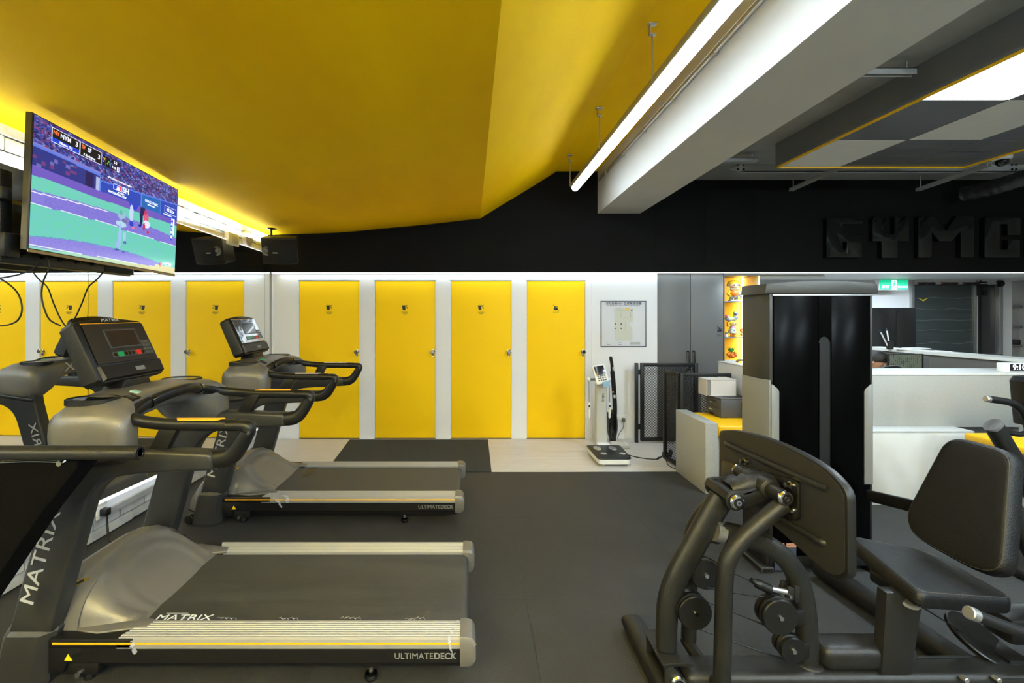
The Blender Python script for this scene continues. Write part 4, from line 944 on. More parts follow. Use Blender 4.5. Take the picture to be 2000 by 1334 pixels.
gate_frame((0, 0, 0), (1, 0, 0), xb-xa, hz2-.02, .02, g2, .03, 'front_frame'); mesh_panel((.03, 0, .05), (1, 0, 0), xb-xa-.06, hz2-.08, g2, th=.0042)
ul = Vector((xc-xa, ycc-yg2, 0)); gate_frame((0, .02, 0), ul, ul.length-.01, hz2-.02, .02, g2, .03, 'side_frame'); mesh_panel(ul.normalized()*.03+Vector((0, .02, .05)), ul, ul.length-.07, hz2-.08, g2, th=.0042)
# printer, box
pr_ = empty('laser_printer', (2.34, 4.22, .593), 'dark grey laser printer on the yellow bench top', 'printer', rz=R(4))
M_PR = mat('printer_grey', (72, 72, 72), .5, bump=.1, scale=200)
b = MB(); b.bb((0, 0, .0), (.30, .24, .172), M_PR, .008); b.build('body', pr_)
b = MB(); b.prism([(0, 0), (.30, 0), (.30, .24), (0, .24)], 'z', .1725, .184, mat('printer_top', (88, 88, 87), .5), .004); b.bb((.08, .04, .184), (.26, .2, .1855), M_BK); b.build('top_cover', pr_)
b = MB(); b.bb((-.006, .012, .09), (0.001, .228, .160), M_PR, .003); b.bb((-.0075, .06, .145), (-.004, .14, .15), M_BK); b.build('front_flap', pr_)
b = MB(); b.bb((-.007, .012, .012), (.001, .228, .084), M_PR, .003); b.bb((-.009, .10, .012), (-.002, .17, .03), M_BK); b.build('paper_tray', pr_)
b = MB(); b.bb((-.0085, .13, .122), (-.006, .16, .130), M_TX); b.bb((-.0085, .12, .052), (-.006, .17, .064), M_TX); b.build('badge', pr_)
b = MB()
for i in range(6):
    for j in range(6): b.bb((.20+i*.016, -.002, .075+j*.012), (.212+i*.016, .001, .082+j*.012), M_BKG)
b.build('vent_grille', pr_)
wb = empty('cardboard_box', (2.42, 4.42, .7755), 'small off-white box lying on top of the printer', 'box')
p0, p1 = at(1374, 0, 4.42).x-2.42, at(1432, 0, 4.42).x-2.42; M_OW = mat('off_white_card', (205, 198, 190), .6)
hb_ = at(0, 739, 4.42).z-.7785
b = MB(); b.bb((p0+.03, -.06, 0), (p1, .10, .004), M_OW); b.bb((p0, -.06, hb_-.004), (p1, .10, hb_), M_OW); b.bb((p0+.045, -.055, .004), (p1-.003, .10, hb_-.004), M_OW); b.bb((p0, -.06, 0), (p0+.005, .10, hb_), M_OW); b.build('box_body', wb)
b = MB(); b.bb((p0+.006, -.05, .006), (p0+.044, -.02, hb_-.006), M_TXD); b.build('open_end', wb)
# ================================================================= LIT NICHE WITH FIGURINES
xn0, xn1 = bx(1417), bx(1483); zn0, zn1 = .55, bz(538)
nb = D+.34
nc = empty('display_niche', (xn0, D+.02, 0), 'narrow lit display niche with yellow back and grey shelves of figurines', 'shelf unit')
def NL(a, c): return (a[0]-xn0, a[1]-D-.02, a[2]), (c[0]-xn0, c[1]-D-.02, c[2])
b = MB(); b.bb(*NL((xn0-.008, D+.02, 0), (xn0, nb, 2.086)), M_GRY); b.bb(*NL((xn0, D+.02, zn1), (xn1+.02, nb, 2.086)), M_GRY); b.bb(*NL((xn0-.01, nb+.002, 0), (xn1+.02, nb+.02, 2.086)), M_YF); b.build('carcass', nc)
M_NW = mat('niche_wood', (205, 180, 120), .5, var=.08, stretch=(6, 6, 1))
b = MB(); b.bb(*NL((xn1, D+.02, 0), (xn1+.018, nb, zn1)), M_NW); b.build('side_panel', nc)
sh_z = [bz(588), bz(659), .86]
for z in sh_z: b = MB(); b.bb(*NL((xn0+.001, D+.03, z-.012), (xn1-.001, nb-.001, z)), mat('glass_grey_shelf', (110, 116, 130), .3), .001); b.build('shelf', nc)
b = MB(); b.bb(*NL((xn1-.03, nb-.02, .6), (xn1-.006, nb-.006, zn1-.003)), M_WARM); b.build('led_strip', nc)
area('niche_light', (xn1-.03, nb-.05, 1.5), (R(90), 0, R(35)), .02, 1.1, 1.6, (1, .82, .5))
def fig(name, label, loc, parts, group='figurines in the lit niche'):
    t = empty(name, loc, label, 'figurine', group)
    for nm, fn in parts:
        b = MB(); fn(b); b.build(nm, t)
    return t
def C_(n, rgb, r=.35): return mat(n, rgb, r)
fy, fo, fp_, fk, fs, fg, fr_ = C_('toy_yellow', (240, 190, 30)), C_('toy_orange', (226, 120, 30)), C_('toy_pink', (220, 90, 140)), C_('toy_black', (40, 36, 40)), C_('toy_skin', (238, 200, 170)), C_('toy_grey', (120, 118, 116)), C_('toy_red', (196, 40, 50))
def FX(px, z, dy=.10): y = D+.02+dy; return (at(px, 0, y).x, y, z+.001)
M_PAT = C_('toy_patchwork', (150, 60, 110)); nt = M_PAT.node_tree; vo = nt.nodes.new('ShaderNodeTexVoronoi'); vo.inputs['Scale'].default_value = 60; hs = nt.nodes.new('ShaderNodeHueSaturation'); hs.inputs['Saturation'].default_value = .9; hs.inputs['Value'].default_value = .7
tcn = nt.nodes.new('ShaderNodeTexCoord'); nt.links.new(tcn.outputs['Object'], vo.inputs['Vector']); nt.links.new(vo.outputs['Color'], hs.inputs['Color']); nt.links.new(hs.outputs['Color'], nt.nodes['Principled BSDF'].inputs['Base Color'])
fig('figurine', 'largest figurine, yellow and orange suit with a grey cap, on the top niche shelf', FX(1433, sh_z[0]), [
 ('leg', lambda b: (b.cyl((-.03, 0, 0), (-.03, 0, .07), .022, M_WH, 14, chamfer=.004), b.cyl((.03, 0, 0), (.03, 0, .07), .022, M_WH, 14, chamfer=.004), b.bb((-.06, -.045, 0), (.06, .03, .018), fg, .008))),
 ('body', lambda b: (b.sphere((0, 0, .105), .058, fo, 18, (1.0, .8, .9)), b.sweep([(-.05, 0, .13), (-.085, -.02, .09), (-.07, -.05, .06)], .018, .018, fy, 10), b.sweep([(.05, 0, .13), (.08, -.02, .09), (.06, -.05, .05)], .018, .018, M_WH, 10))),
 ('tool', lambda b: b.sweep([(-.03, -.06, .04), (.045, -.07, .085)], .012, .012, fg, 8)),
 ('hair', lambda b: (b.sphere((0, .01, .225), .072, fg, 18, (1, .9, .62)), b.bb((-.06, -.03, .14), (.06, -.01, .17), fy, .01))),
 ('head', lambda b: (b.sphere((0, -.004, .205), .062, fs, 18, (1, .9, .7)), b.sphere((-.075, 0, .205), .016, fg, 10), b.sphere((.075, 0, .205), .016, fg, 10), b.sphere((-.024, -.056, .205), .009, fk, 8), b.sphere((.024, -.056, .205), .009, fk, 8)))])
fig('figurine', 'tiny pink and black figurine at the right end of the top niche shelf', FX(1457, sh_z[0]), [
 ('body', lambda b: b.lathe((0, 0, 0), (0, 0, 1), [(0, .015), (.02, .026), (.035, .014)], fp_, 14)), ('head', lambda b: b.sphere((0, 0, .046), .019, fk, 12)), ('face', lambda b: b.sphere((0, -.012, .043), .011, M_WH, 10)), ('side_figure', lambda b: b.sphere((-.03, 0, .012), .012, fy, 10))])
fig('figurine', 'tall figurine with a patchwork dress and big patchwork hat on the middle niche shelf', FX(1430, sh_z[1]), [
 ('leg', lambda b: (b.cyl((-.014, 0, 0), (-.014, 0, .05), .011, fo, 10), b.cyl((.014, 0, 0), (.014, 0, .05), .011, fo, 10))),
 ('dress', lambda b: b.lathe((0, 0, .045), (0, 0, 1), [(0, .03), (.005, .052), (.06, .036), (.09, .024)], M_PAT, 18)),
 ('arm', lambda b: b.sweep([(.02, 0, .125), (.055, -.01, .11), (.075, -.02, .095)], .008, .008, fs, 8)),
 ('head', lambda b: (b.sphere((.008, 0, .168), .044, fs, 16, (1, .9, .72)), b.sphere((-.008, -.04, .168), .006, fk, 8), b.sphere((.026, -.038, .168), .006, fk, 8))),
 ('hair', lambda b: (b.sphere((-.006, .008, .182), .048, fy, 16, (1, .95, .6)), b.bb((-.062, -.02, .13), (-.038, .02, .19), fy, .01))),
 ('hat', lambda b: (b.sweep(cat([(-.075, 0, .25), (-.04, 0, .225), (.02, 0, .228), (.05, 0, .26), (.045, 0, .29)], 4), .028, .030, M_PAT, 14), b.sphere((.035, -.01, .30), .026, M_PAT, 12), b.sphere((.065, -.01, .295), .012, fr_, 10), b.sphere((-.075, -.01, .265), .020, fp_, 12)))])
fig('figurine', 'small pink-haired figurine with a red and white outfit beside the tall patchwork one', FX(1450, sh_z[1]), [
 ('body', lambda b: (b.sphere((0, 0, .032), .026, M_WH, 14, (1, .8, 1.1)), b.sphere((-.024, -.01, .03), .011, fr_, 8), b.sphere((.024, -.01, .03), .011, fr_, 8))), ('head', lambda b: b.sphere((0, -.006, .074), .026, fs, 14)), ('hair', lambda b: b.sphere((0, .004, .084), .032, C_('toy_peach', (226, 120, 100)), 14, (1, .95, .8)))])
fig('figurine', 'small white and grey figurine left at the foot of the patchwork one', FX(1419, sh_z[1], .06), [('body', lambda b: b.lathe((0, 0, 0), (0, 0, 1), [(0, .018), (.02, .02), (.04, .01)], M_WH, 12)), ('head', lambda b: b.sphere((0, 0, .05), .017, fg, 12))])
fig('figurine', 'small yellow and red figurine right at the foot of the patchwork one', FX(1436, sh_z[1], .04), [('body', lambda b: b.lathe((0, 0, 0), (0, 0, 1), [(0, .016), (.02, .018), (.03, .009)], fy, 12)), ('head', lambda b: b.sphere((0, 0, .038), .014, fo, 12))])
fig('figurine', 'orange pineapple-like ornament with green leaves above the grey counter', FX(1428, bz(701)), [
 ('fruit', lambda b: [b.sphere((random.uniform(-.055, .055), random.uniform(-.03, .03), random.uniform(.015, .06)), .022, fo, 10) for _ in range(16)]),
 ('leaf', lambda b: [b.sweep([(0, 0, .06), (math.cos(a)*.03, math.sin(a)*.02, .10), (math.cos(a)*.045, math.sin(a)*.02, .13)], [.012, .016, .003], [.004, .004, .002], C_('toy_green', (70, 160, 70)), 6) for a in [k*PI/4 for k in range(8)]])])
o = MB(); yv = 4.91; p = at(1426, 712, yv)
o.rings([[p+Vector((math.cos(a)*r*(1+.15*math.sin(6*a)), math.sin(a)*r*.5, z)) for a in [2*PI*k/36 for k in range(36)]] for r, z in ((.022, -.148), (.035, .0), (.055, .05), (.052, .05), (.03, .0), (.015, -.13))], M_WH)
tag(o.build('fluted_vase'), 'white fluted vase standing behind the side counter edge', 'vase')
o = MB(); p = at(1449, 714, yv); o.sweep(cat([p+Vector((-.070, 0, -.142)), p+Vector((-.055, 0, .03)), p+Vector((-.02, 0, .06)), p+Vector((.04, 0, .045)), p+Vector((.07, 0, -.02)), p+Vector((.075, 0, -.142))], 5), .012, .014, M_GRY, 12, up=(0, 1, 0))
tag(o.build('arched_ornament'), 'grey arch-shaped handle behind the side counter, right of the fluted vase', 'ornament')
o = MB(); o.bb((2.55, 4.83, .0), (2.95, 5.0, bz(722)), M_CT, .004); tag(o.build('back_ledge'), 'narrow grey ledge below the lit niche, behind the side counter', 'ledge')
# ================================================================= BODY SCALE AND VACUUM
bs = empty('body_composition_scale', (1.50, 4.85, 0), 'white and grey body composition scale with a column and black foot platform', 'scale')
def BL(px, py, y): p = at(px, py, y); return Vector((p.x-1.50, p.y-4.85, p.z))
fA, fB, rA, rB = BL(1168, 0, 4.62), BL(1233, 0, 4.62), BL(1146, 0, 5.05), BL(1211, 0, 5.05)
fA.y = fB.y = -.24; rA.y = rB.y = .22
def quadz(z, g): return [Vector((fA.x-g, fA.y-g, z)), Vector((fB.x+g, fB.y-g, z)), Vector((rB.x+g, rB.y+g, z)), Vector((rA.x-g, rA.y+g, z))]
b = MB(); b.rings([rounded(quadz(z, g), .04, 4) for z, g in ((.02, -.02), (.03, -.005), (.07, 0), (.075, -.004))], M_WH); b.build('base', bs, 30)
b = MB(); b.rings([rounded(quadz(z, g), .04, 4) for z, g in ((.076, -.004), (.084, .004), (.092, .002), (.096, -.012))], M_BK); pf_ = b.build('platform', bs, 30)
cx_ = (fA.x+fB.x+rA.x+rB.x)/4
for s in (-1, 1):
    b = MB(); b.lathe((cx_+s*.085-.01, .09, .0965), (0, 0, 1), [(0, .001), (.0004, .04), (.003, .038), (.003, .001)], M_AL, 20)
    for v in b.bm.verts: v.co.y = .09+(v.co.y-.09)*1.9
    b.build('electrode', pf_)
    b = MB(); b.lathe((cx_+s*.10+.02, -.10, .0965), (0, 0, 1), [(0, .001), (.0004, .032), (.003, .03), (.003, .001)], M_AL, 20); b.build('electrode', pf_)
    b = MB(); b.lathe((cx_+s*.13+.02, -.17, 0), (0, 0, 1), [(0, .026), (.01, .03), (.02, .022)], mat('clear_foot', (170, 170, 165), .2), 16); b.build('levelling_foot', bs)
yc_ = 5.18-4.85
cl, cr_ = BL(1163, 0, 5.18).x, BL(1184, 0, 5.18).x; zc_t = at(0, 750, 5.18).z
b = MB(); b.rings([rounded([(cl-g, yc_-.04, z), (cr_+g, yc_-.04, z), (cr_+g, yc_+.05, z), (cl-g, yc_+.05, z)], .03, 4) for z, g in ((.06, .006), (.4, .003), (zc_t, 0))], mat('scale_column_grey', (186, 187, 184), .4)); co = b.build('column', bs, 30)
text('InBody', .035, FRONT((cl+cr_)/2+.015, yc_-.0415, zc_t-.15, -PI/2), M_TXK, co, 'lettering', .0005, bold=.0006)
b = MB(); b.bb((cl-.0, yc_-.12, .0), (cr_+.015, yc_+.06, .10), M_WH, .008); b.bb((cl+.03, yc_-.12, .02), (cr_+.015, yc_-.10, .075), M_WG, .004); b.build('column_foot', bs)
zh = at(0, 731, 5.15).z
Mh = Matrix.Translation(((cl+cr_)/2-.02, yc_-.05, zh)) @ Matrix.Rotation(R(-10), 4, 'Y') @ Matrix.Rotation(R(-24), 4, 'X')
def hb2(b, a, c, m, bev=.003):
    a, c = Vector(a), Vector(c); ctr = (a+c)/2; M = Mh @ Matrix.Translation(ctr); r = MB.box(b, (0, 0, 0), tuple(abs(c[i]-a[i]) for i in range(3)), m, bev, M)
b = MB(); hb2(b, (-.075, -.02, -.115), (.075, .025, .115), M_WH, .018); hd = b.build('display_head', bs)
b = MB(); hb2(b, (-.055, -.024, -.01), (.055, -.019, .095), M_SCR, .002); b.build('screen', hd)
b = MB()
for i in range(4):
    for j in range(3): hb2(b, (-.045+i*.025, -.025, -.03-j*.025), (-.027+i*.025, -.019, -.014-j*.025), M_GRY, .002)
b.build('keypad', hd)
b = MB(); hb2(b, (-.01, -.03, -.16), (.065, -.026, -.095), mat('pale_blue_label', (120, 160, 190), .5), .001); b.build('blue_label', hd)
for s, px in ((-1, 1150), (1, 1190)):
    xh = BL(px, 0, 5.12).x; za = at(0, 741, 5.12).z; yy = 5.12-4.85
    b = MB(); b.cyl(((cl+cr_)/2+s*.05, yy, za), (xh, yy, za), .014, M_GRY, 12); b.sphere((xh, yy, za), .021, M_WH, 14); b.build('handle_hook', bs)
    b = MB(); b.cyl((xh, yy, za-.01), (xh+.004, yy, at(0, 787, 5.12).z), .003, M_GRY, 8); b.build('electrode_cord', bs)
    b = MB(); z1 = at(0, 786, 5.12).z; b.sweep([(xh+.004, yy, z1), (xh+.004, yy, z1-.08), (xh+.003, yy, z1-.17), (xh+.003, yy, z1-.182)], [.012, .014, .012, .005], [.012, .014, .012, .005], M_WH, 14); b.cyl((xh+.004, yy-.016, z1-.04), (xh+.004, yy-.008, z1-.04), .010, M_BK, 12); b.build('hand_electrode', bs)
# power cord on the floor
def fl(px, py, z=.004): y = (HC-z)*F/(py-CY); return at(px, py, y)
b = MB(); b.sweep(cat([fl(1224, 888), fl(1250, 894), fl(1280, 897), fl(1290, 893), fl(1297, 886)], 6), .006, .006, M_BK, 8); b.sweep(cat([fl(1284, 896.5), fl(1287, 894)], 2), .012, .012, M_BK, 10)
b.sweep(cat([fl(1300, 893), fl(1305, 908), fl(1322, 917)], 6), .004, .004, M_BK, 8); tag(b.build('extension_cord'), 'thin black power cord from the scale platform across the pale floor to the mesh fence', 'cord')
b = MB(); p = fl(1303, 892); b.box((p.x, p.y, .03), (.10, .05, .045), M_BK, .01, (0, 0, -.3)); b.box((p.x+.03, p.y-.02, .06), (.04, .04, .05), M_BK, .008, (0, 0, -.3)); tag(b.build('power_adapter'), 'black adapter block at the foot of the mesh fence', 'adapter')
yv = 5.33; vx = at(1207, 0, yv).x
vc = empty('stick_vacuum', (vx, yv, 0), 'upright black stick vacuum leaning back beside the body scale', 'vacuum cleaner')
def VL(px, py, dy=0.): p = at(px, py, yv); return Vector((p.x-vx, dy, p.z))
b = MB(); b.rings([rounded([(-.13, -.08, z), (.10, -.10, z), (.105, .06, z-.0), (-.10, .06, z)], .03, 4) if z < .05 else rounded([(-.10, -.05, z), (.07, -.07, z), (.08, .05, z), (-.08, .05, z)], .03, 4) for z in (.0, .008, .035, .075)], M_BK); b.bb((-.125, -.10, .0), (.105, -.085, .03), M_BK, .006); b.bb((-.03, -.055, .072), (.05, -.045, .077), M_TX, .002); b.build('floor_head', vc)
b = MB(); P = cat([VL(1197, 868), VL(1196, 850), VL(1196, 835), VL(1197, 815), VL(1198, 800)], 5); b.sweep(P, [.035, .037, .04, .042, .045, .05, .055, .058, .06, .062, .063, .063, .06, .058, .055, .05, .045, .04, .035, .03, .028][:len(P)], .05, M_BKG, 18, up=(0, 1, 0)); b.sweep([VL(1188, 840), VL(1187, 815), VL(1189, 805)], [.02, .03, .02], .03, mat('smoky_bin', (70, 70, 72), .12, coat=.5), 14, up=(0, 1, 0)); b.build('dust_bin', vc, 60)
b = MB(); b.sweep(cat([VL(1200, 835), VL(1201, 800), VL(1199, 760), VL(1196, 725)], 5), [.026]*16, [.022]*16, M_BK, 14, up=(0, 1, 0)); b.build('body_tube', vc, 60)
b = MB(); b.sweep(cat([VL(1196, 727), VL(1195, 712), VL(1193, 700), VL(1193, 696)], 4), [.020, .020, .018, .018, .018, .018, .018, .018, .018, .018, .016, .012, .008], .02, M_BK, 14, up=(0, 1, 0)); b.build('handle', vc, 60)
b = MB()
for px, py, w_, h_ in ((1197, 720, .022, .04), (1199, 774, .024, .04), (1199.5, 804, .018, .028), (1196, 765, .02, .012)): p = VL(px, py); b.bb((p.x-w_/2, -.028, p.z-h_/2), (p.x+w_/2, -.018, p.z+h_/2), M_TX, .003)
b.build('silver_button', vc)
# door mat
pts = [(683, 858.5), (953, 858.5), (960, 920.5), (636, 920.5)]
b = MB(); q = [fl(px, py, .008) for px, py in pts]; b.rings([[p.xy.to_3d()+Vector((0, 0, z)) for p in q] for z in (.0005, .009)], M_MAT)
tag(b.build('door_mat'), 'dark charcoal rectangular floor mat in front of the yellow doors', 'mat')
# ================================================================= BEHIND RECEPTION
yr = 7.0
def ra(px, py, y=yr): return at(px, py, y)
b = MB(); xl_ = bx(1483)+.02; b.bb((xl_, yr, -.01), (ra(1776, 0).x, yr+.12, 2.1), M_WW); b.bb((ra(1955, 0).x, yr, -.01), (ra(1977, 0).x, yr+.12, 2.1), M_WW); b.bb((ra(1977, 0).x, yr+.3, -.01), (8.68, yr+.4, 2.1), M_GRY)
b.bb((ra(1776, 0).x, yr, 2.02), (ra(1955, 0).x, yr+.12, 2.1), M_WW); b.bb((xl_-.0, D+.36, -.01), (xl_+.02, yr, 2.1), M_WW); b.bb((ra(1776, 0).x, yr, -.01), (ra(1955, 0).x, yr+.12, .9), M_WW)
struct(b.build('wall_back', smooth=False))
wn = struct(empty('window_1', (ra(1776, 0).x, yr, 0))); X0 = ra(1776, 0).x
b = MB(); Wd = ra(1955, 0).x-X0; zt2, zb2 = ra(0, 541).z, .9
for a, c in (((0, -.03, zb2), (.055, .06, zt2)), ((Wd-.06, -.03, zb2), (Wd, .06, zt2)), ((0, -.03, zt2-.045), (Wd, .06, zt2)), ((0, -.03, zb2), (Wd, .06, zb2+.04))): b.bb(a, c, M_AL, .004)
b.build('window_frame', wn)
M_GL = mat('smoked_glass', (66, 72, 72), .12, metal=.25, bump=.35, scale=3, stretch=(.4, 1, 5), var=.12, vscale=2)
b = MB(); b.bb((.056, .03, zb2+.041), (ra(1906, 0).x-X0, .04, zt2-.046), M_GL); b.build('window_pane', wn)
b = MB(); xg = ra(1906, 0).x-X0; b.bb((xg, .0, zb2+.041), (xg+.02, .04, zt2-.046), M_AL); b.bb((xg+.025, .02, zb2+.04), (xg+.055, .03, zt2-.3), M_WH); b.bb((xg+.06, .0, zb2+.041), (xg+.085, .04, zt2-.046), M_BK); b.build('door_rail', wn)
b = MB(); b.bb((xg+.086, .03, zb2+.041), (Wd-.061, .04, zt2-.046), mat('dark_glass', (52, 52, 52), .3)); b.build('window_pane', wn)
b = MB(); y_ = .028
for pts in (((1792, 581.5), (1802.5, 586), (1812.5, 581.5), (1803, 588.5)),): b.prism([(ra(px, py, yr+.03).x-X0, ra(px, py, yr+.03).z) for px, py in pts], 'y', .0255, .0295, mat('chevron_yellow', (225, 200, 20), .4))
b.build('yellow_chevron', wn)
b = MB()
for zz, am in ((582, .008), (604, .01), (625, .002), (645, .006), (670, .012)):
    P = [Vector((.06+(xg-.07)*k/20, .0275, ra(0, zz, yr+.03).z+am*math.sin(k*.5+zz)+am*.5*math.sin(k*1.1))) for k in range(21)]; b.sweep(P, .0015, .0022, mat('film_highlight', (150, 154, 154), .2, metal=.5), 6)  # pale strips stand in for wavy highlights on the plastic sheet
b.build('film_highlight', wn)
bar = empty('pull_up_bar', (X0, yr-.06, ra(0, 554, yr-.06).z), 'chrome bar with black and red grips mounted high across the window', 'bar')
b = MB(); b.cyl((.06, 0, 0), (Wd-.03, 0, 0), .012, M_CH, 16); b.build('rod', bar)
for (a, c) in ((1793, 1826), (1838, 1870), (1880, 1912)):
    x0_, x1_2 = ra(a, 0, yr-.06).x-X0, ra(c, 0, yr-.06).x-X0; b = MB(); b.cyl((x0_, 0, 0), (x1_2, 0, 0), .020, M_BK, 16, chamfer=.004)
    for f in (0.04, .5, .96): xx = x0_+(x1_2-x0_)*f; b.cyl((xx-.005, 0, 0), (xx+.005, 0, 0), .0215, mat('grip_red', (150, 30, 40), .4), 16)
    b.build('grip', bar)
b = MB(); b.cyl((Wd-.10, 0, 0), (Wd-.06, 0, 0), .05, M_BK, 20, chamfer=.006); b.build('end_flange', bar); b = MB(); b.bb((xg+.02, -.01, -.10), (xg+.10, .06, .03), M_BK, .005); b.bb((xg+.01, -.01, -.18), (xg+.02, .06, .02), M_BK); b.bb((xg+.09, -.01, -.18), (xg+.10, .06, .02), M_BK); b.bb((xg+.01, -.01, -.14), (xg+.10, .0, -.13), M_BK); b.build('end_bracket', bar)
# exit sign
ye = 6.75; ex = empty('exit_sign', (ra(1746, 0, ye).x, ye, ra(0, 556, ye).z), 'green illuminated EXIT sign with running figure left of the window', 'sign')
s = ye/F; b = MB(); b.bb((-29*s, -.0, 8*s), (28*s, .09, 16*s), M_WH, .004); b.bb((-28*s, .01, -10.5*s), (27*s, .08, 10*s), M_WH, .004); b.build('housing', ex)
b = MB(); b.bb((-26.5*s, -.004, -9.3*s), (26.5*s, .01, 9.2*s), emit('exit_green', (20, 190, 140), .5)); b.build('sign_face', ex)
E = emit('exit_white', (235, 255, 250), .55)
text('EXIT', 7.2*s, FRONT(-16.5*s, -.0045, -4.2*s), E, ex, 'lettering', .0006, bold=.0012, sx=1.05); text('緊急出口', 4.9*s, FRONT(16.5*s, -.0045, -4.6*s), E, ex, 'lettering', .0006, bold=.0005)
b = MB(); b.bb((-5*s, -.0056, -9.2*s), (5*s, -.004, 8.6*s), E); b.build('doorway_panel', ex)
G = emit('exit_green', (20, 190, 140), .5); b = MB()
def eq(pts): b.prism([(x*s, z*s) for x, z in pts], 'y', -.0068, -.0056, G)
b.cyl((.4*s, -.0068, 5.4*s), (.4*s, -.0056, 5.4*s), 1.3*s, G, 12); eq([(-1.4, 3.6), (1.6, 3.8), (.8, -1.6), (-1.6, -1)]); eq([(-1.4, 3.4), (-3.6, 1), (-3, .4), (-1, 2.2)]); eq([(1.4, 3.4), (3.6, 1.8), (3.4, 1), (1.2, 2.2)]); eq([(-1.6, -1), (.2, -1.4), (-1.4, -5.4), (-4, -6.8), (-4.2, -6), (-2.2, -4.6)]); eq([(-.4, -1), (.9, -1.4), (3.2, -4.2), (2.8, -7.6), (1.9, -7.4), (2, -4.4)])
b.build('running_figure', ex, smooth=False)
# roller shutter box, black cabinet
b = MB(); p0, p1 = at(1484, 544, 6.0), at(1612, 533, 6.0); b.bb((p0.x, 6.0, p0.z), (p1.x, 6.12, 2.084), M_WH, .012); tag(b.build('shutter_box'), 'long white shutter box under the soffit, just above the weight tower', 'shutter box')
yk = 6.2; kc = empty('black_cabinet', (ra(1753, 0, yk).x, yk, 0), 'tall plain black cabinet behind the raised reception ledge', 'cabinet')
xk0, xkm, xk1 = [ra(v, 0, yk).x-ra(1753, 0, yk).x for v in (1716, 1751, 1789)]; zk = ra(0, 601, yk).z
b = MB(); b.bb((xk0, .025, 0), (xk1, .45, zk), mat('cabinet_black', (36, 36, 36), .5)); b.build('carcass', kc)
for a, c in ((xk0, xkm-.002), (xkm+.002, xk1)): b = MB(); b.bb((a, 0, .02), (c, .024, zk-.003), mat('cabinet_black', (36, 36, 36), .5), .002); b.cyl((a+.02, -.001, zk-.06), (a+.02, .001, zk-.06), .008, M_BKG, 10); b.build('cabinet_door', kc)
# things on / behind the counter
b = MB(); p = at(1800, 690, 4.7); b.bb((p.x, 4.72, .75), (4.8, 4.74, 1.12), M_GRY); tag(b.build('desk_screen_panel'), 'plain grey panel below the raised ledge behind the counter', 'panel')
pb = empty('photo_board', (at(1768, 0, 4.62).x, 4.62, 1.06), 'monitor-sized board of grey and yellow workout pictures beside the person', 'picture')
hw_ = .17; b = MB(); b.bb((-hw_, 0, -.13), (hw_+.02, .02, .10), M_BKM, .004); b.build('frame', pb)
b = MB(); random.seed(11)
for i in range(16):
    for j in range(9):
        c = random.choice([(150, 156, 130), (60, 62, 56), (30, 32, 30), (190, 194, 170), (96, 100, 88), (206, 178, 40) if random.random() < .25 else (80, 84, 76)])
        x = -hw_+.01+i*.0205; z = -.12+j*.0235; b.prism([(x, z), (x+.021*random.uniform(.5, 1.2), z+random.uniform(-.006, .006)), (x+.02, z+.022), (x+random.uniform(-.004, .006), z+.023)], 'y', -.0018-random.uniform(0, .001), -.0002, mat('print_%d_%d_%d' % c, c, .5))
b.build('collage_print', pb, smooth=False)
for i, (px, py, w_, h_, lab, nm, cat_) in enumerate(((1908, 716, .13, .10, 'dark flat monitor seen edge-on behind the counter, under the ledge', 'monitor', 'monitor'), (1936, 718, .03, .12, 'small black upright phone handset behind the counter, left of the clock', 'phone_handset', 'phone'))):
    p = at(px, py, 4.5); mo = empty(nm, (p.x, 4.5, .90), lab, cat_); z = at(0, 700, 4.5).z-.90
    b = MB(); b.box((0, 0, z/2+.03), (w_, .02, z-.06), M_BK, .004, (0, 0, R(-18) if i == 0 else 0)); b.build('body', mo)
    b = MB(); b.bb((-.05, -.03, -.15), (.05, .05, -.02), M_BK, .006); b.bb((-.012, -.01, -.03), (.012, .01, .05), M_BK); b.build('stand', mo)
    if i == 0: b = MB(); b.box((0, -.0115, z/2+.03), (w_-.02, .002, z-.085), M_SCR, 0, (0, 0, 0)); 
    if i == 0:
        for v in b.bm.verts: v.co = Matrix.Rotation(R(-18), 3, 'Z') @ v.co
        b.build('screen', mo)
b = MB(); b.bb((3.0, 4.4, .70), (4.78, 4.7, .73), M_GRY, .004); b.bb((3.05, 4.42, 0), (3.09, 4.68, .70), M_GRY); b.bb((4.7, 4.42, 0), (4.74, 4.68, .70), M_GRY); tag(b.build('reception_desk'), 'grey staff desk behind the reception counter', 'desk')
p = at(1744, 722, 4.3); b = MB(); b.sweep(cat([at(1712, 727, 4.27), at(1730, 718, 4.3), at(1752, 717, 4.3), at(1775, 727, 4.27)], 5), .03, .012, M_BK, 12); tag(b.build('chair_back'), 'black rounded top of an office chair just over the counter edge', 'chair')
# digital clock on counter
ck = empty('digital_clock', (at(1985, 0, 3.935).x, 3.935, 1.063), 'white digital clock reading 9:1, cut off at the right on the counter', 'clock')
x0_ = at(1961, 0, 3.92).x-at(1985, 0, 3.935).x; b = MB(); b.bb((x0_, -.02, 0), (.30, .045, .080), M_WH, .008); b.build('case', ck)
b = MB(); b.bb((x0_+.045, -.0215, .010), (.29, -.0195, .072), M_SCR, .002); b.build('display', ck)
text('9:10', .068, FRONT(x0_+.067, -.0222, .042), emit('clock_digits', (235, 240, 255), 3), ck, 'lettering', .0005, 'LEFT')
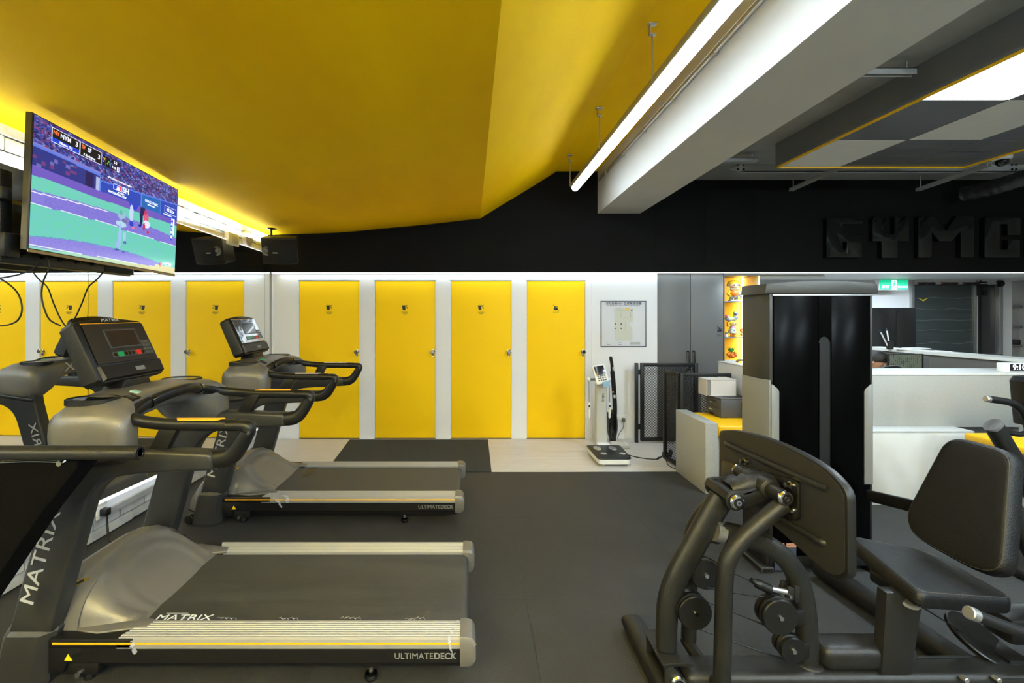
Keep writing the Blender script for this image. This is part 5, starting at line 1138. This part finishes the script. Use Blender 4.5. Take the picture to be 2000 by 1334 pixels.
# shelves with small things in the dark recess at the far right
xs0 = ra(1979, 0, yr+.1).x
for i, py in enumerate((597, 636, 673)):
    z = ra(0, py, yr+.1).z; b = MB(); b.bb((xs0, yr+.02, z-.03), (xs0+1.2, yr+.28, z), M_GRY, .004); tag(b.build('wall_shelf'), ['uppermost', 'middle', 'lowest'][i]+' of the three grey wall shelves at the far right edge', 'shelf', 'wall shelves at the far right')
z1, z2, z3 = [ra(0, q, yr+.1).z for q in (597, 636, 673)]
b = MB(); b.box((xs0+.16, yr+.14, z1+.05), (.18, .12, .09), M_BK, .03); b.sweep([(xs0+.10, yr+.14, z1+.09), (xs0+.16, yr+.14, z1+.15), (xs0+.22, yr+.14, z1+.09)], .01, .01, M_BK, 8); tag(b.build('kettlebell'), 'small black object with a handle on the uppermost far right shelf', 'weight')
b = MB(); P = [Vector((xs0+.20+.12*math.cos(a), yr+.14, z2+.135+.12*math.sin(a))) for a in [2*PI*k/24 for k in range(25)]]; b.sweep(P, .014, .014, mat('navy_rubber', (30, 40, 70), .4), 10, up=(0, 1, 0)); b.bb((xs0+.08, yr+.08, z2), (xs0+.34, yr+.2, z2+.03), M_BK, .01); tag(b.build('training_ring'), 'dark blue training ring on the middle far right shelf', 'ring')
b = MB(); b.bb((xs0+.04, yr+.05, z3), (xs0+.32, yr+.22, z3+.08), M_BK, .006); b.cyl((xs0+.12, yr+.052, z3+.045), (xs0+.12, yr+.045, z3+.045), .012, emit('blue_lamp', (120, 150, 255), 6), 12); tag(b.build('router_box'), 'black electronic box with a small blue-white light on the lowest far right shelf', 'router')
# person at the desk
def person():
    y = 4.86; hx = at(1712, 0, y).x; hz_ = 1.055
    root = empty('person', (hx, y, 0), 'seated person behind the counter, dark hair and forehead showing past the tower edge, looking down', 'person')
    me = bpy.data.meshes.new('body'); J = {'pel': (-.02, .12, .50, .13), 'wa': (-.02, .12, .64, .12), 'ch': (-.02, .09, .80, .125), 'nk0': (-.01, .06, .90, .06), 'nk': (0, .03, .955, .045), 'sl': (-.17, .08, .855, .06), 'el': (-.25, .0, .66, .042), 'wr': (-.15, -.17, .73, .028), 'sr': (.14, .08, .855, .06), 'er': (.22, .0, .66, .042), 'wr2': (.12, -.17, .73, .028), 'hl': (-.11, .1, .48, .09), 'kl': (-.13, -.28, .47, .065), 'al': (-.13, -.26, .09, .045), 'tl': (-.13, -.40, .04, .035), 'hr': (.08, .1, .48, .09), 'kr': (.10, -.28, .47, .065), 'ar': (.10, -.26, .09, .045), 'tr': (.10, -.40, .04, .035)}
    ks = list(J); ed = [('pel', 'wa'), ('wa', 'ch'), ('ch', 'nk0'), ('nk0', 'nk'), ('ch', 'sl'), ('sl', 'el'), ('el', 'wr'), ('ch', 'sr'), ('sr', 'er'), ('er', 'wr2'), ('pel', 'hl'), ('hl', 'kl'), ('kl', 'al'), ('al', 'tl'), ('pel', 'hr'), ('hr', 'kr'), ('kr', 'ar'), ('ar', 'tr')]
    me.from_pydata([J[k_][:3] for k_ in ks], [(ks.index(a), ks.index(c)) for a, c in ed], [])
    o = bpy.data.objects.new('clothes_body', me); sc.collection.objects.link(o)
    m = o.modifiers.new('s', 'SKIN'); sv = me.skin_vertices[0].data
    for i, k_ in enumerate(ks): sv[i].radius = (J[k_][3],)*2; sv[i].use_root = (k_ == 'pel')
    o.modifiers.new('b', 'SUBSURF').levels = 2
    bpy.context.view_layer.update(); m2 = bpy.data.meshes.new_from_object(o.evaluated_get(bpy.context.evaluated_depsgraph_get())); bpy.data.objects.remove(o)
    m2.materials.clear(); m2.materials.append(M_CLO); m2.polygons.foreach_set('use_smooth', [True]*len(m2.polygons)); bo_ = bpy.data.objects.new('body', m2); sc.collection.objects.link(bo_); bo_.parent = root
    T = Matrix.Translation((0.0, 0, hz_)) @ Matrix.Rotation(R(35), 4, 'Z') @ Matrix.Rotation(R(28), 4, 'X')
    def hp_(d):      # d unit direction -> head surface, face toward -y
        x, y_, z = d; r = Vector((x*.074, y_*.092, z*.112))
        if z < 0: r.x *= 1-.28*(-z)**1.3; r.y *= 1-.12*(-z)
        if y_ < -.5: r.y += -.004*math.exp(-((z+.55)/.2)**2)-.022*math.exp(-(x/.16)**2-((z+.12)/.16)**2)+.007*math.exp(-((abs(x)-.36)/.16)**2-((z-.05)/.12)**2)-.006*math.exp(-(x/.3)**2-((z+.42)/.07)**2)
        return T @ r
    b = MB(); U, V = 36, 24; b.rings([[hp_((math.sin(PI*(v+.02)/(V+.04))*math.cos(2*PI*u/U), math.sin(PI*(v+.02)/(V+.04))*math.sin(2*PI*u/U), math.cos(PI*(v+.02)/(V+.04)))) for u in range(U)] for v in range(V+1)], M_SKIN)
    for s_ in (-1, 1): b.sphere(T @ Vector((s_*.076, .005, -.01)), .018, M_SKIN, 10, (.5, .8, 1.3))
    b.sweep([T @ Vector((0, .02, -.07)), Vector((0, .04, .93))], .048, .05, M_SKIN, 14); hd = b.build('head', root, 60)
    b = MB()
    for s_ in (-1, 1): b.sphere(T @ Vector((s_*.028, -.078, .006)), .0115, M_WH, 10); b.sphere(T @ Vector((s_*.028, -.087, .004)), .006, M_TXK, 8)
    b.build('eye', hd)
    b = MB(); 
    def hr_(u, v):
        ph = 2*PI*u; th = v*PI*.5*(1.0+.38*max(0, math.sin(ph))**1 -.25*max(0, -math.sin(ph))); d = (math.sin(th)*math.cos(ph), math.sin(th)*math.sin(ph), math.cos(th)); p_ = Vector((d[0]*.084, d[1]*.102+.004, d[2]*.122+.002)); return T @ p_
    b.grid(hr_, 32, 12, M_HAIR); b.build('hair', root, 60)
    for s_ in (-1, 1):
        w0 = Vector(((-.15 if s_ < 0 else .12), -.17, .73)); b = MB(); b.sweep([w0, w0+Vector((0, -.045, .01)), w0+Vector((0, -.085, .012))], [.024, .038, .036], [.018, .016, .012], M_SKIN, 12)
        for k_ in range(4):
            f0 = w0+Vector((-.030+k_*.020, -.083, .012)); L = (.06, .07, .066, .052)[k_]; b.sweep([f0, f0+Vector((0, -L*.45, .004)), f0+Vector((0, -L*.8, -.006)), f0+Vector((0, -L, -.018))], [.0085, .008, .007, .004], [.0085, .008, .007, .004], M_SKIN, 8)
        t0_ = w0+Vector((-s_*.03, -.02, .005)); b.sweep([t0_, t0_+Vector((-s_*.025, -.03, .0)), t0_+Vector((-s_*.028, -.055, -.005))], [.011, .010, .006], [.011, .010, .006], M_SKIN, 8); b.build('hand', root, 60)
    return root
person()
b = MB(); hx = at(1712, 0, 4.86).x; b.rings([rounded([(hx-.22, 4.72, z), (hx+.20, 4.72, z), (hx+.20, 5.12, z), (hx-.22, 5.12, z)], .08, 4) for z in (.37, .42)], M_BK); b.cyl((hx, 4.95, .08), (hx, 4.95, .37), .03, M_CH, 14); b.lathe((hx, 4.95, 0), (0, 0, 1), [(0, .25), (.02, .26), (.05, .12), (.08, .04)], M_BK, 20); b.box((hx, 5.17, .66), (.4, .04, .42), M_BK, .018)
tag(b.build('office_chair'), 'black office chair the person behind the counter sits on', 'chair')
# ================================================================= MACHINE AT THE RIGHT EDGE
em = empty('upright_exercise_machine', (3.15, 2.75, 0), 'black exercise machine with chrome-tipped handlebar, cut off by the right picture edge', 'exercise machine')
ye = 2.75
def EL(px, py, dy=0): p = at(px, py, ye); return Vector((p.x-3.15, dy, p.z))
b = MB(); P = cat([EL(1926, 779), EL(1950, 782), EL(1975, 787), EL(1990, 796), EL(2002, 812), EL(2012, 850)], 6); b.sweep(P[2:], .021, .021, M_BKM, 16, up=(0, 1, 0)); hh = b.build('handlebar', em, 60)
b = MB(); b.cyl(P[0]-Vector((.004, 0, 0)), P[2], .020, M_AL, 18, chamfer=.004); b.build('chrome_tip', hh)
b = MB(); P = [EL(1941, 832), EL(1955, 856), EL(1985, 905), EL(2020, 970), EL(2060, 1040)]; b.sweep(P, .045, .040, M_FR, 18, up=(0, 1, 0), sup=2.5); b.build('main_post', em, 50)
b = MB(); b.sweep([EL(1938, 829), EL(1942, 833)], .046, .041, M_AL, 18, up=(0, 1, 0), sup=2.5); b.build('post_cap', em)
b = MB(); P = cat([EL(1957, 841), EL(1975, 846), EL(1995, 848), EL(2010, 843)], 5); b.sweep(P, .016, .016, M_BKM, 14, up=(0, 1, 0)); b.sweep(P[:2], .02, .02, M_CH, 14, up=(0, 1, 0)); b.build('lower_grip', em, 60)
b = MB(); b.prism([(EL(1991, 0).x+.0, EL(0, 745).z), (EL(1997, 0).x, EL(0, 736).z), (EL(2080, 0).x, EL(0, 730).z), (EL(2080, 0).x, EL(0, 850).z), (EL(1999, 0).x, EL(0, 830).z)], 'y', -.06, .06, M_BK, .015); b.build('console_panel', em)
b = MB(); b.bb((.1, -.3, 0), (1.3, .25, .06), M_FR, .02); b.sweep([(.55, 0, .03), (.60, 0, 1.2)], .06, .05, M_FR, 16, up=(0, 1, 0)); b.build('base_frame', em)
# ================================================================= MACHINE PART AT THE LEFT EDGE
yt = 1.62; lm = empty('foreground_machine_frame', (-1.7, yt, 0), 'black round tube and rough black panel of a machine in the left foreground', 'exercise machine')
def LL(px, py, dy=0.): p = at(px, py, yt+dy); return Vector((p.x+1.7, dy, p.z))
P0_, P1_ = LL(-90, 884.5), LL(262, 884.5)
b = MB(); b.cyl(P0_, P1_, .0255, M_FR, 28); tb = b.build('cross_tube', lm, 50)
b = MB(); b.cyl(P1_-Vector((.004, 0, 0)), P1_+Vector((.022, 0, 0)), .0262, M_BKM, 28, chamfer=.003); b.lathe(P1_+Vector((.022, 0, 0)), (1, 0, 0), [(0, .018), (.001, .018), (.001, .014), (-.001, .012)], M_BKG, 20); b.build('end_cap', tb)
b = MB(); q = [LL(-60, 902), LL(152, 902), LL(150, 915), LL(75, 1010), LL(-60, 1210)]
b.prism([(p.x, p.z) for p in q], 'y', .0, .10, mat('rough_black_fabric', (5, 5, 5), .95, spec=.1, bump=1., scale=120), .008); b.build('side_panel', lm)
b = MB(); b.sweep(cat([LL(-50, 905), LL(50, 901), LL(115, 902)], 4), .006, .004, M_CH, 8); p = LL(120, 904); b.cyl(p+Vector((0, -.012, 0)), p+Vector((0, .01, 0)), .010, M_CH, 10); b.build('chrome_bolt', lm)
b = MB(); b.sweep([LL(-55, 905, .05), LL(-110, 1100, .05), LL(-130, 1300, .05), Vector((LL(-130, 1300).x, .05, 0))], .035, .03, M_FR, 14); b.bb((-.62, -.3, 0), (-.2, .1, .05), M_FR, .015); b.build('leg', lm)
# ================================================================= TELEVISION
TL, BLc = at(65.5, 222.5, 2.28), at(54.5, 484, 2.28); TR, BR = at(347, 371.5, 3.594), at(340, 535, 3.594)
ex_ = (TR-TL); ez_ = (TL-BLc); nx_ = ez_.cross(ex_).normalized()
if nx_.x < 0: nx_ = -nx_
base = (TL+TR+BLc+BR)/4
tv = empty('wall_television', base, 'large flat television showing a baseball game, hung below the yellow ceiling', 'television')
def TVP(u, v, d=0.):       # u along the width, v down
    a = TL+(TR-TL)*u; c = BLc+(BR-BLc)*u; return a+(c-a)*v+nx_*d-base
def ring_(m, d): return [TVP(-m, -m*1.6, d), TVP(1+m, -m*1.6, d), TVP(1+m, 1+m*2.2, d), TVP(-m, 1+m*2.2, d)]
b = MB(); b.rings([ring_(-.0, -.035), ring_(.006, -.03), ring_(.006, -.001), ring_(.003, .002)], mat('tv_bezel', (60, 58, 54), .3, metal=.6)); bz_ = b.build('housing', tv, 25)
b = MB(); b.rings([[TVP(.2, .45, -.035), TVP(.8, .45, -.035), TVP(.8, .95, -.035), TVP(.2, .95, -.035)], [TVP(.22, .5, -.07), TVP(.78, .5, -.07), TVP(.78, .92, -.07), TVP(.22, .92, -.07)]], M_BK); b.build('rear_cover', tv)
b = MB(); b.rings([[TVP(-.004, 1.008, .001), TVP(1.003, 1.008, .001), TVP(1.003, 1.03, .001), TVP(-.004, 1.03, .001)], [TVP(-.004, 1.008, .006), TVP(1.003, 1.008, .006), TVP(1.003, 1.03, .004), TVP(-.004, 1.03, .004)]], mat('tv_lip', (150, 140, 120), .3, metal=.6)); b.build('bottom_bezel', tv)
random.seed(21)
def h2(i, j, k=0):
    n = (i*374761393+j*668265263+k*974634777) & 0xffffffff; n = ((n ^ (n >> 13))*1274126177) & 0xffffffff; return ((n ^ (n >> 16)) & 0xffff)/65535.
def mixc(a, c, t): return tuple(a[i]*(1-t)+c[i]*t for i in range(3))
def ell(u, v, cu, cv, ru, rv): return ((u-cu)/ru)**2+((v-cv)/rv)**2
def screen_col(u, v):
    crowd_b = .33-.16*u if u > .36 else .22+.02*u
    c = None
    # field bands from top to bottom
    wall_b = .375-.01*u
    if v < wall_b:
        if v < crowd_b:
            i, j = int(u*120+1.3*math.sin(v*90)), int(v*70); h = h2(i, j); g = h2(i//2, j//2, 5)
            c = mixc((44, 52, 128), (70, 80, 168), g)
            if h > .84: c = mixc(c, (160, 170, 220), .6)
            elif h > .74: c = mixc(c, (176, 54, 94), .6)
            elif h > .5: c = mixc(c, (24, 26, 66), .7)
            elif h > .42: c = mixc(c, (118, 84, 130), .6)
            if .205 < v < .225 and u < .36: c = (120, 120, 200)
        else:
            c = (40, 70, 178) if u > .36 else (44, 52, 130)
            if u < .36 and v > .25:
                h = h2(int(u*50), int(v*34), 3)
                if h > .72 and u < .22: c = (104, 104, 176) if h > .86 else (110, 60, 120)
            if .66 < u < .83: c = (28, 100, 178)
            if abs(u-.36) < .004 or abs(u-.66) < .004 or abs(u-.83) < .004: c = (90, 130, 220)
            if crowd_b < v < crowd_b+.014: c = (84, 120, 220)
            if .27 < u < .32 and v > .25: c = (36, 30, 84)
            if .33 < u < .355 and v > .26: c = (170, 180, 220)
        return c
    if v < .45-.02*u: c = (108, 88, 184); 
    else:
        c = mixc((104, 200, 172), (116, 188, 198), h2(int(u*40), int(v*24), 9)*.5)
        inf0 = .575-.05*math.sin(PI*min(1, u*.9+.1)); inf1 = .655-.0*u+.02*(u*u)
        if u < .5: inf1 = .665-.04*u
        if inf0 < v < inf1: c = mixc((132, 124, 208), (120, 108, 200), h2(int(u*300), int(v*160), 2))
        if u < .06 and .57 < v < .64: c = mixc(c, (132, 124, 208), .8)
        if abs(v-(inf0+.018*(1-u))) < .004 and u < .42: c = (226, 232, 246)
        if abs(v-(inf1-.004)) < .003: c = (214, 220, 240)
    if v > .45:
        w_ = ell(u, v, .42, 1.06, .62, .20)
        if w_ < 1: c = mixc((140, 130, 212), (128, 118, 206), h2(int(u*300), int(v*160), 4))
        if abs(w_-1) < .03: c = (96, 150, 190)
        if abs(v-(.975-.035*u*0-.02*u)) < .003: c = (214, 224, 228)
        if v > .955-.0*u+.03*(1-u) or (v > .93 and u > .8): c = mixc((120, 200, 180), (216, 208, 150), min(1, u*1.3))
    def P(cu, cv, ru, rv, cc):
        nonlocal c
        if ell(u, v, cu, cv, ru, rv) < 1: c = cc
    # batter, umpire, catcher, pitcher
    P(.60, .36, .035, .075, (44, 64, 190)); P(.617, .33, .012, .02, (190, 120, 90)); P(.585, .47, .016, .085, (190, 206, 246)); P(.588, .575, .016, .03, (50, 70, 190)); P(.60, .61, .014, .012, (230, 120, 150))
    P(.675, .40, .020, .055, (34, 36, 84)); P(.665, .46, .013, .10, (34, 36, 90)); P(.655, .565, .012, .012, (30, 40, 130))
    P(.705, .46, .022, .06, (214, 90, 124)); P(.712, .53, .030, .04, (220, 222, 246)); P(.690, .565, .009, .045, (190, 50, 90)); P(.725, .61, .014, .014, (200, 50, 90)); P(.70, .41, .012, .025, (180, 60, 100))
    P(.515, .53, .028, .045, (150, 180, 210)); P(.508, .50, .013, .022, (96, 176, 160)); P(.512, .61, .038, .03, (176, 206, 226)); P(.535, .57, .022, .02, (110, 110, 160)); P(.505, .72, .012, .12, (150, 190, 226)); P(.495, .82, .012, .06, (150, 180, 224)); P(.54, .72, .012, .05, (160, 196, 224)); P(.545, .78, .012, .015, (84, 100, 170)); P(.485, .865, .018, .010, (60, 84, 160)); P(.535, .872, .014, .008, (70, 90, 160))
    return c
NU, NV = 220, 128
vs = [TVP(i/NU, j/NV, .0035) for j in range(NV+1) for i in range(NU+1)]
fs = [(j*(NU+1)+i, j*(NU+1)+i+1, (j+1)*(NU+1)+i+1, (j+1)*(NU+1)+i) for j in range(NV) for i in range(NU)]
me = bpy.data.meshes.new('screen'); me.from_pydata([tuple(v) for v in vs], [], fs)
at_ = me.color_attributes.new('picture', 'FLOAT_COLOR', 'CORNER'); buf = []
for j in range(NV):
    for i in range(NU):
        c = screen_col((i+.5)/NU, (j+.5)/NV); buf += [lin(c[0]), lin(c[1]), lin(c[2]), 1.]*4
at_.data.foreach_set('color', buf)
m = bpy.data.materials.new('tv_picture'); m.use_nodes = True; nt = m.node_tree; bs_ = nt.nodes['Principled BSDF']; ca = nt.nodes.new('ShaderNodeVertexColor'); ca.layer_name = 'picture'
nt.links.new(ca.outputs[0], bs_.inputs['Emission Color']); bs_.inputs['Emission Strength'].default_value = .58; bs_.inputs['Base Color'].default_value = (.004, .004, .004, 1); bs_.inputs['Roughness'].default_value = .15
me.materials.append(m); so_ = bpy.data.objects.new('screen', me); sc.collection.objects.link(so_); so_.parent = tv; so_['label'] = 'glowing screen with a baseball broadcast'
ux = (TR-TL).normalized(); W_ = (TR-TL).length
EK, EW, EB, EO, EG = emit('tv_black', (14, 14, 18), 1), emit('tv_white', (226, 230, 250), .58), emit('tv_blue', (30, 60, 190), .58), emit('tv_orange', (224, 110, 60), .58), emit('tv_green', (90, 180, 60), .58)
ER = emit('tv_red', (210, 50, 90), .58); EY = emit('tv_yellow', (220, 200, 70), .58)
def patch(u0, v0, u1, v1, m_, d=.0042, nm='screen_graphic'):
    b = MB(); q = [TVP(u0, v1, d), TVP(u1, v1, d), TVP(u1, v0, d), TVP(u0, v0, d)]; b.rings([q, [p+nx_*.0003 for p in q]], m_); return b.build(nm, so_, smooth=False)
def tvt(s_, u, v, size, m_, sx=1., bold=.0008, d=.0052):
    o_ = TVP(u, v, d); e = (TVP(u+.01, v, d)-o_).normalized(); n_ = nx_; f = n_.cross(e).normalized()
    M = Matrix(((e.x, f.x, n_.x, o_.x), (e.y, f.y, n_.y, o_.y), (e.z, f.z, n_.z, o_.z), (0, 0, 0, 1))); text(s_, size, M, m_, so_, 'lettering', .0001, bold=bold, sx=sx)
patch(.082, .026, .228, .14, EW); patch(.085, .030, .226, .103, EK, .0046); patch(.085, .103, .226, .136, EB, .0046)
patch(.230, .026, .36, .14, EW); patch(.232, .030, .358, .136, EK, .0046)
patch(.366, .035, .384, .13, EK); patch(.388, .04, .418, .13, EK); patch(.422, .035, .48, .078, EK); patch(.422, .085, .462, .13, EK); patch(.464, .085, .48, .13, EW)
tvt('NY', .104, .060, .030, EO, bold=.001); tvt('NYM', .152, .064, .034, EW, 1.0); tvt('3', .210, .068, .040, EW); tvt('Nimmo  0-3', .155, .12, .018, EW)
tvt('SF', .250, .060, .030, EO, bold=.001); tvt('SF', .284, .064, .034, EW, 1.0); tvt('3', .342, .080, .040, EW); tvt('P. Rodríguez', .285, .118, .018, EW)
tvt('7', .375, .082, .035, EY); tvt('2-2', .451, .057, .024, EW); tvt('P:18', .442, .108, .02, EW); tvt('S', .472, .108, .022, EK)
for du, dv in ((.395, .09), (.403, .07), (.411, .09)): patch(du, dv, du+.007, dv+.014, EG, .0048)
patch(.445, .252, .506, .305, EW, .0044); patch(.448, .256, .503, .301, EB, .0047); patch(.482, .256, .503, .301, ER, .0049); 
b = MB(); q = [TVP(u, v, .0051) for u, v in ((.462, .300), (.470, .280), (.468, .268), (.476, .262), (.483, .270), (.492, .282), (.488, .300))]; b.rings([q[::-1], [p+nx_*.0002 for p in q[::-1]]], EW); b.build('batter_mark', so_, smooth=False)
tvt('SH', .534, .278, .050, EW, 1.1, .0012); tvt('RINGCENTRAL.COM', .475, .343, .018, EW); tvt('CITY CONNECT COMING AT BARRETT', .49, .215, .013, EW); tvt('presented by', .50, .318, .012, EW)
tvt('ORACLE PARK', .745, .285, .026, EW, .9); tvt('SAN FRANCISCO', .745, .318, .012, EW)
tvt('MLB.tv', .927, .285, .036, EW, 1.0, .001); patch(.87, .245, .872, .325, EW); patch(.87, .245, .985, .249, EW); patch(.87, .321, .985, .325, EW); tvt('RINGCENTRAL.COM', .905, .345, .013, EW)
patch(.936, .34, .955, .62, EB, .0056); patch(.958, .36, .972, .55, EW, .0056)
for k, ch_ in enumerate('洋基大聯盟'): tvt(ch_, .9455, .38+k*.05, .026, EW, d=.0062)
tvt('E', .848, .928, .04, ER); tvt('L', .862, .925, .03, EY); tvt('緯來體育', .915, .91, .03, EW)
# mount: arm behind, rail below, ceiling plate
tm = empty('television_mount', (-2.40, 2.75, 0), 'black steel television mount with ceiling plate and rail below the screen', 'bracket')
def TM(a, c): return (a[0]+2.40, a[1]-2.75, a[2]), (c[0]+2.40, c[1]-2.75, c[2])
b = MB(); b.bb(*TM((-2.42, 2.88, 1.95), (-2.385, 2.93, 2.66)), M_BK, .003); b.build('pole', tm)
pc_ = at(190, 273, 2.9); b = MB(); b.bb((pc_.x-.03+2.40, 2.80-2.75, 2.655), (pc_.x+.05+2.40, 3.02-2.75, 2.665), M_CH, .004); b.cyl((pc_.x+2.40, .13, 2.58), (pc_.x+2.40, .13, 2.655), .018, M_BK, 12); b.build('ceiling_plate', tm)
b = MB(); b.bb(*TM((-2.43, 2.25, 1.835), (-2.345, 2.88, 1.93)), M_BKM, .004)
for k_ in range(5): b.cyl(Vector((-2.3445+2.40, 2.35-2.75+k_*.11, 1.88)), Vector((-2.338+2.40, 2.35-2.75+k_*.11, 1.88)), .010, M_BKG, 10)
b.build('lower_rail', tm)
b = MB(); b.bb(*TM((-2.345, 2.22, 1.86), (-2.30, 2.30, 1.98)), M_BK, .004); b.build('bracket_arm', tm); b = MB(); b.bb(*TM((-2.40, 2.24, 1.93), (-2.34, 2.30, 2.3)), M_BK, .004); b.bb(*TM((-2.36, 2.2, 2.14), (-2.29, 2.25, 2.20)), M_BK, .006); b.build('vertical_bracket', tm); b = MB(); b.bb(*TM((-2.40, 2.9, 1.93), (-2.365, 2.95, 2.35)), M_BK, .004); b.build('vertical_bracket', tm)
for i, (pts, y, lab) in enumerate((([(90, 498), (96, 520), (84, 552), (82, 585), (95, 622), (118, 636)], 2.45, 'black cable dangling from the television, hanging behind the near treadmill console'), ([(202, 531), (190, 545), (172, 562), (160, 592), (146, 622), (128, 648)], 2.86, 'black cable hanging from the right end of the television mount'), ([(80, 512), (60, 528), (20, 540), (-20, 545)], 2.4, 'short black cable running left from the television mount'), ([(-20, 536), (10, 550), (34, 572), (43, 602), (34, 626), (8, 636), (-20, 633)], 2.4, 'looped black cable at the left edge below the television'))):
    b = MB(); b.sweep(cat([at(px, py, y) for px, py in pts], 7), .0042, .0042, M_BK, 8, up=(0, 1, 0)); tag(b.build('hanging_cable'), lab, 'cable', 'cables hanging below the television')
# speaker
ysp = 5.0; sp = empty('wall_speaker', at(546, 490, ysp), 'black bookshelf speaker hung in the corner below the yellow ceiling', 'speaker')
Msp = Matrix.Rotation(R(8), 4, 'Z') @ Matrix.Rotation(R(16), 4, 'X')
b = MB(); w2, h2_, dp = .185, .145, .22; pts = []
front = [(-w2+2*w2*k/12, -.045*(1-(2*k/12-1)**2)-.0) for k in range(13)]
poly = front+[(w2*.80, dp), (-w2*.80, dp)]
b.prism(poly, 'z', -h2_, h2_, M_BKM, .006); b.bm.transform(Msp); cab = b.build('cabinet', sp, 30)
b = MB(); b.prism([(x, y-.006) for x, y in front]+[(x, y+.012) for x, y in front[::-1]], 'z', -h2_+.012, h2_-.012, mat('speaker_grille', (13, 13, 13), .85, bump=.6, scale=400), .002); b.bm.transform(Msp); b.build('grille', sp, 30)
b = MB(); b.lathe((-w2+.055, -.030, .0), (0, -1, 0), [(0, .052), (.006, .050), (.004, .040), (-.002, .028), (.006, .022), (.010, .010)], M_GRY, 24); b.bm.transform(Msp); b.build('tweeter', sp)
b = MB(); b.bb((-w2+.125, -.052, -.022), (-w2+.175, -.048, -.012), M_TX); b.bm.transform(Msp); b.build('badge', sp)
b = MB(); p = at(530, 455, ysp+.1)-Vector(sp.location); b.lathe((p.x, p.y, .268), (0, 0, -1), [(0, .055), (.006, .058), (.012, .03), (.015, .01)], M_BKG, 20); b.cyl((p.x, p.y, .26), (p.x, p.y, .13), .012, M_BK, 12); b.build('ceiling_bracket', sp)
# boxes on the top brick strip
y_ = 4.78; z_ = at(0, 466, y_).z; t = empty('wall_junction_box', (wl(y_)-.035, y_, z_), 'white rectangular electrical box on the lit brick strip near the speaker', 'electrical box', rz=0)
b = MB(); b.bb((0, -.11, -.075), (.05, .11, .075), M_WH, .012); b.build('box', t); b = MB(); b.bb((.05, -.06, -.05), (.056, .07, .045), mat('box_window', (190, 188, 184), .3), .003); b.build('window_cover', t)
y_ = 5.10; z_ = at(0, 468, y_).z; b = MB(); b.lathe((wl(y_)-.035, y_, z_+.015), (1, 0, -.1), [(0, .085), (.05, .082), (.055, .075), (.058, .03)], mat('round_lamp_beige', (196, 186, 174), .4), 24); tag(b.build('round_vent_cap'), 'round beige cap on the lit brick strip between the box and the speaker', 'wall cap')
# floor-level plug and cable by the near treadmill
y_ = 3.13; z_ = at(0, 998, y_).z; t = empty('wall_socket', (wl(y_)-.012, y_, z_), 'white low wall socket with a black plug below the mirror', 'outlet')
b = MB(); b.bb((0, -.045, -.05), (.008, .045, .055), M_WH, .003); b.build('cover_plate', t)
b = MB(); b.bb((.008, -.028, -.03), (.055, .022, .022), M_BK, .008); b.build('plug', t)
q = [Vector((.04, 0, -.03)), Vector((.05, -.01, -.09)), Vector((.075, -.03, -.16)), Vector((.12, -.05, -z_+.012)), Vector((.26, -.02, -z_+.01)), Vector((.40, .06, -z_+.01)), Vector((.55, .05, -z_+.01))]
b = MB(); b.sweep(cat(q, 7), .007, .007, M_BK, 10, up=(0, 1, 0)); b.build('power_cable', t)
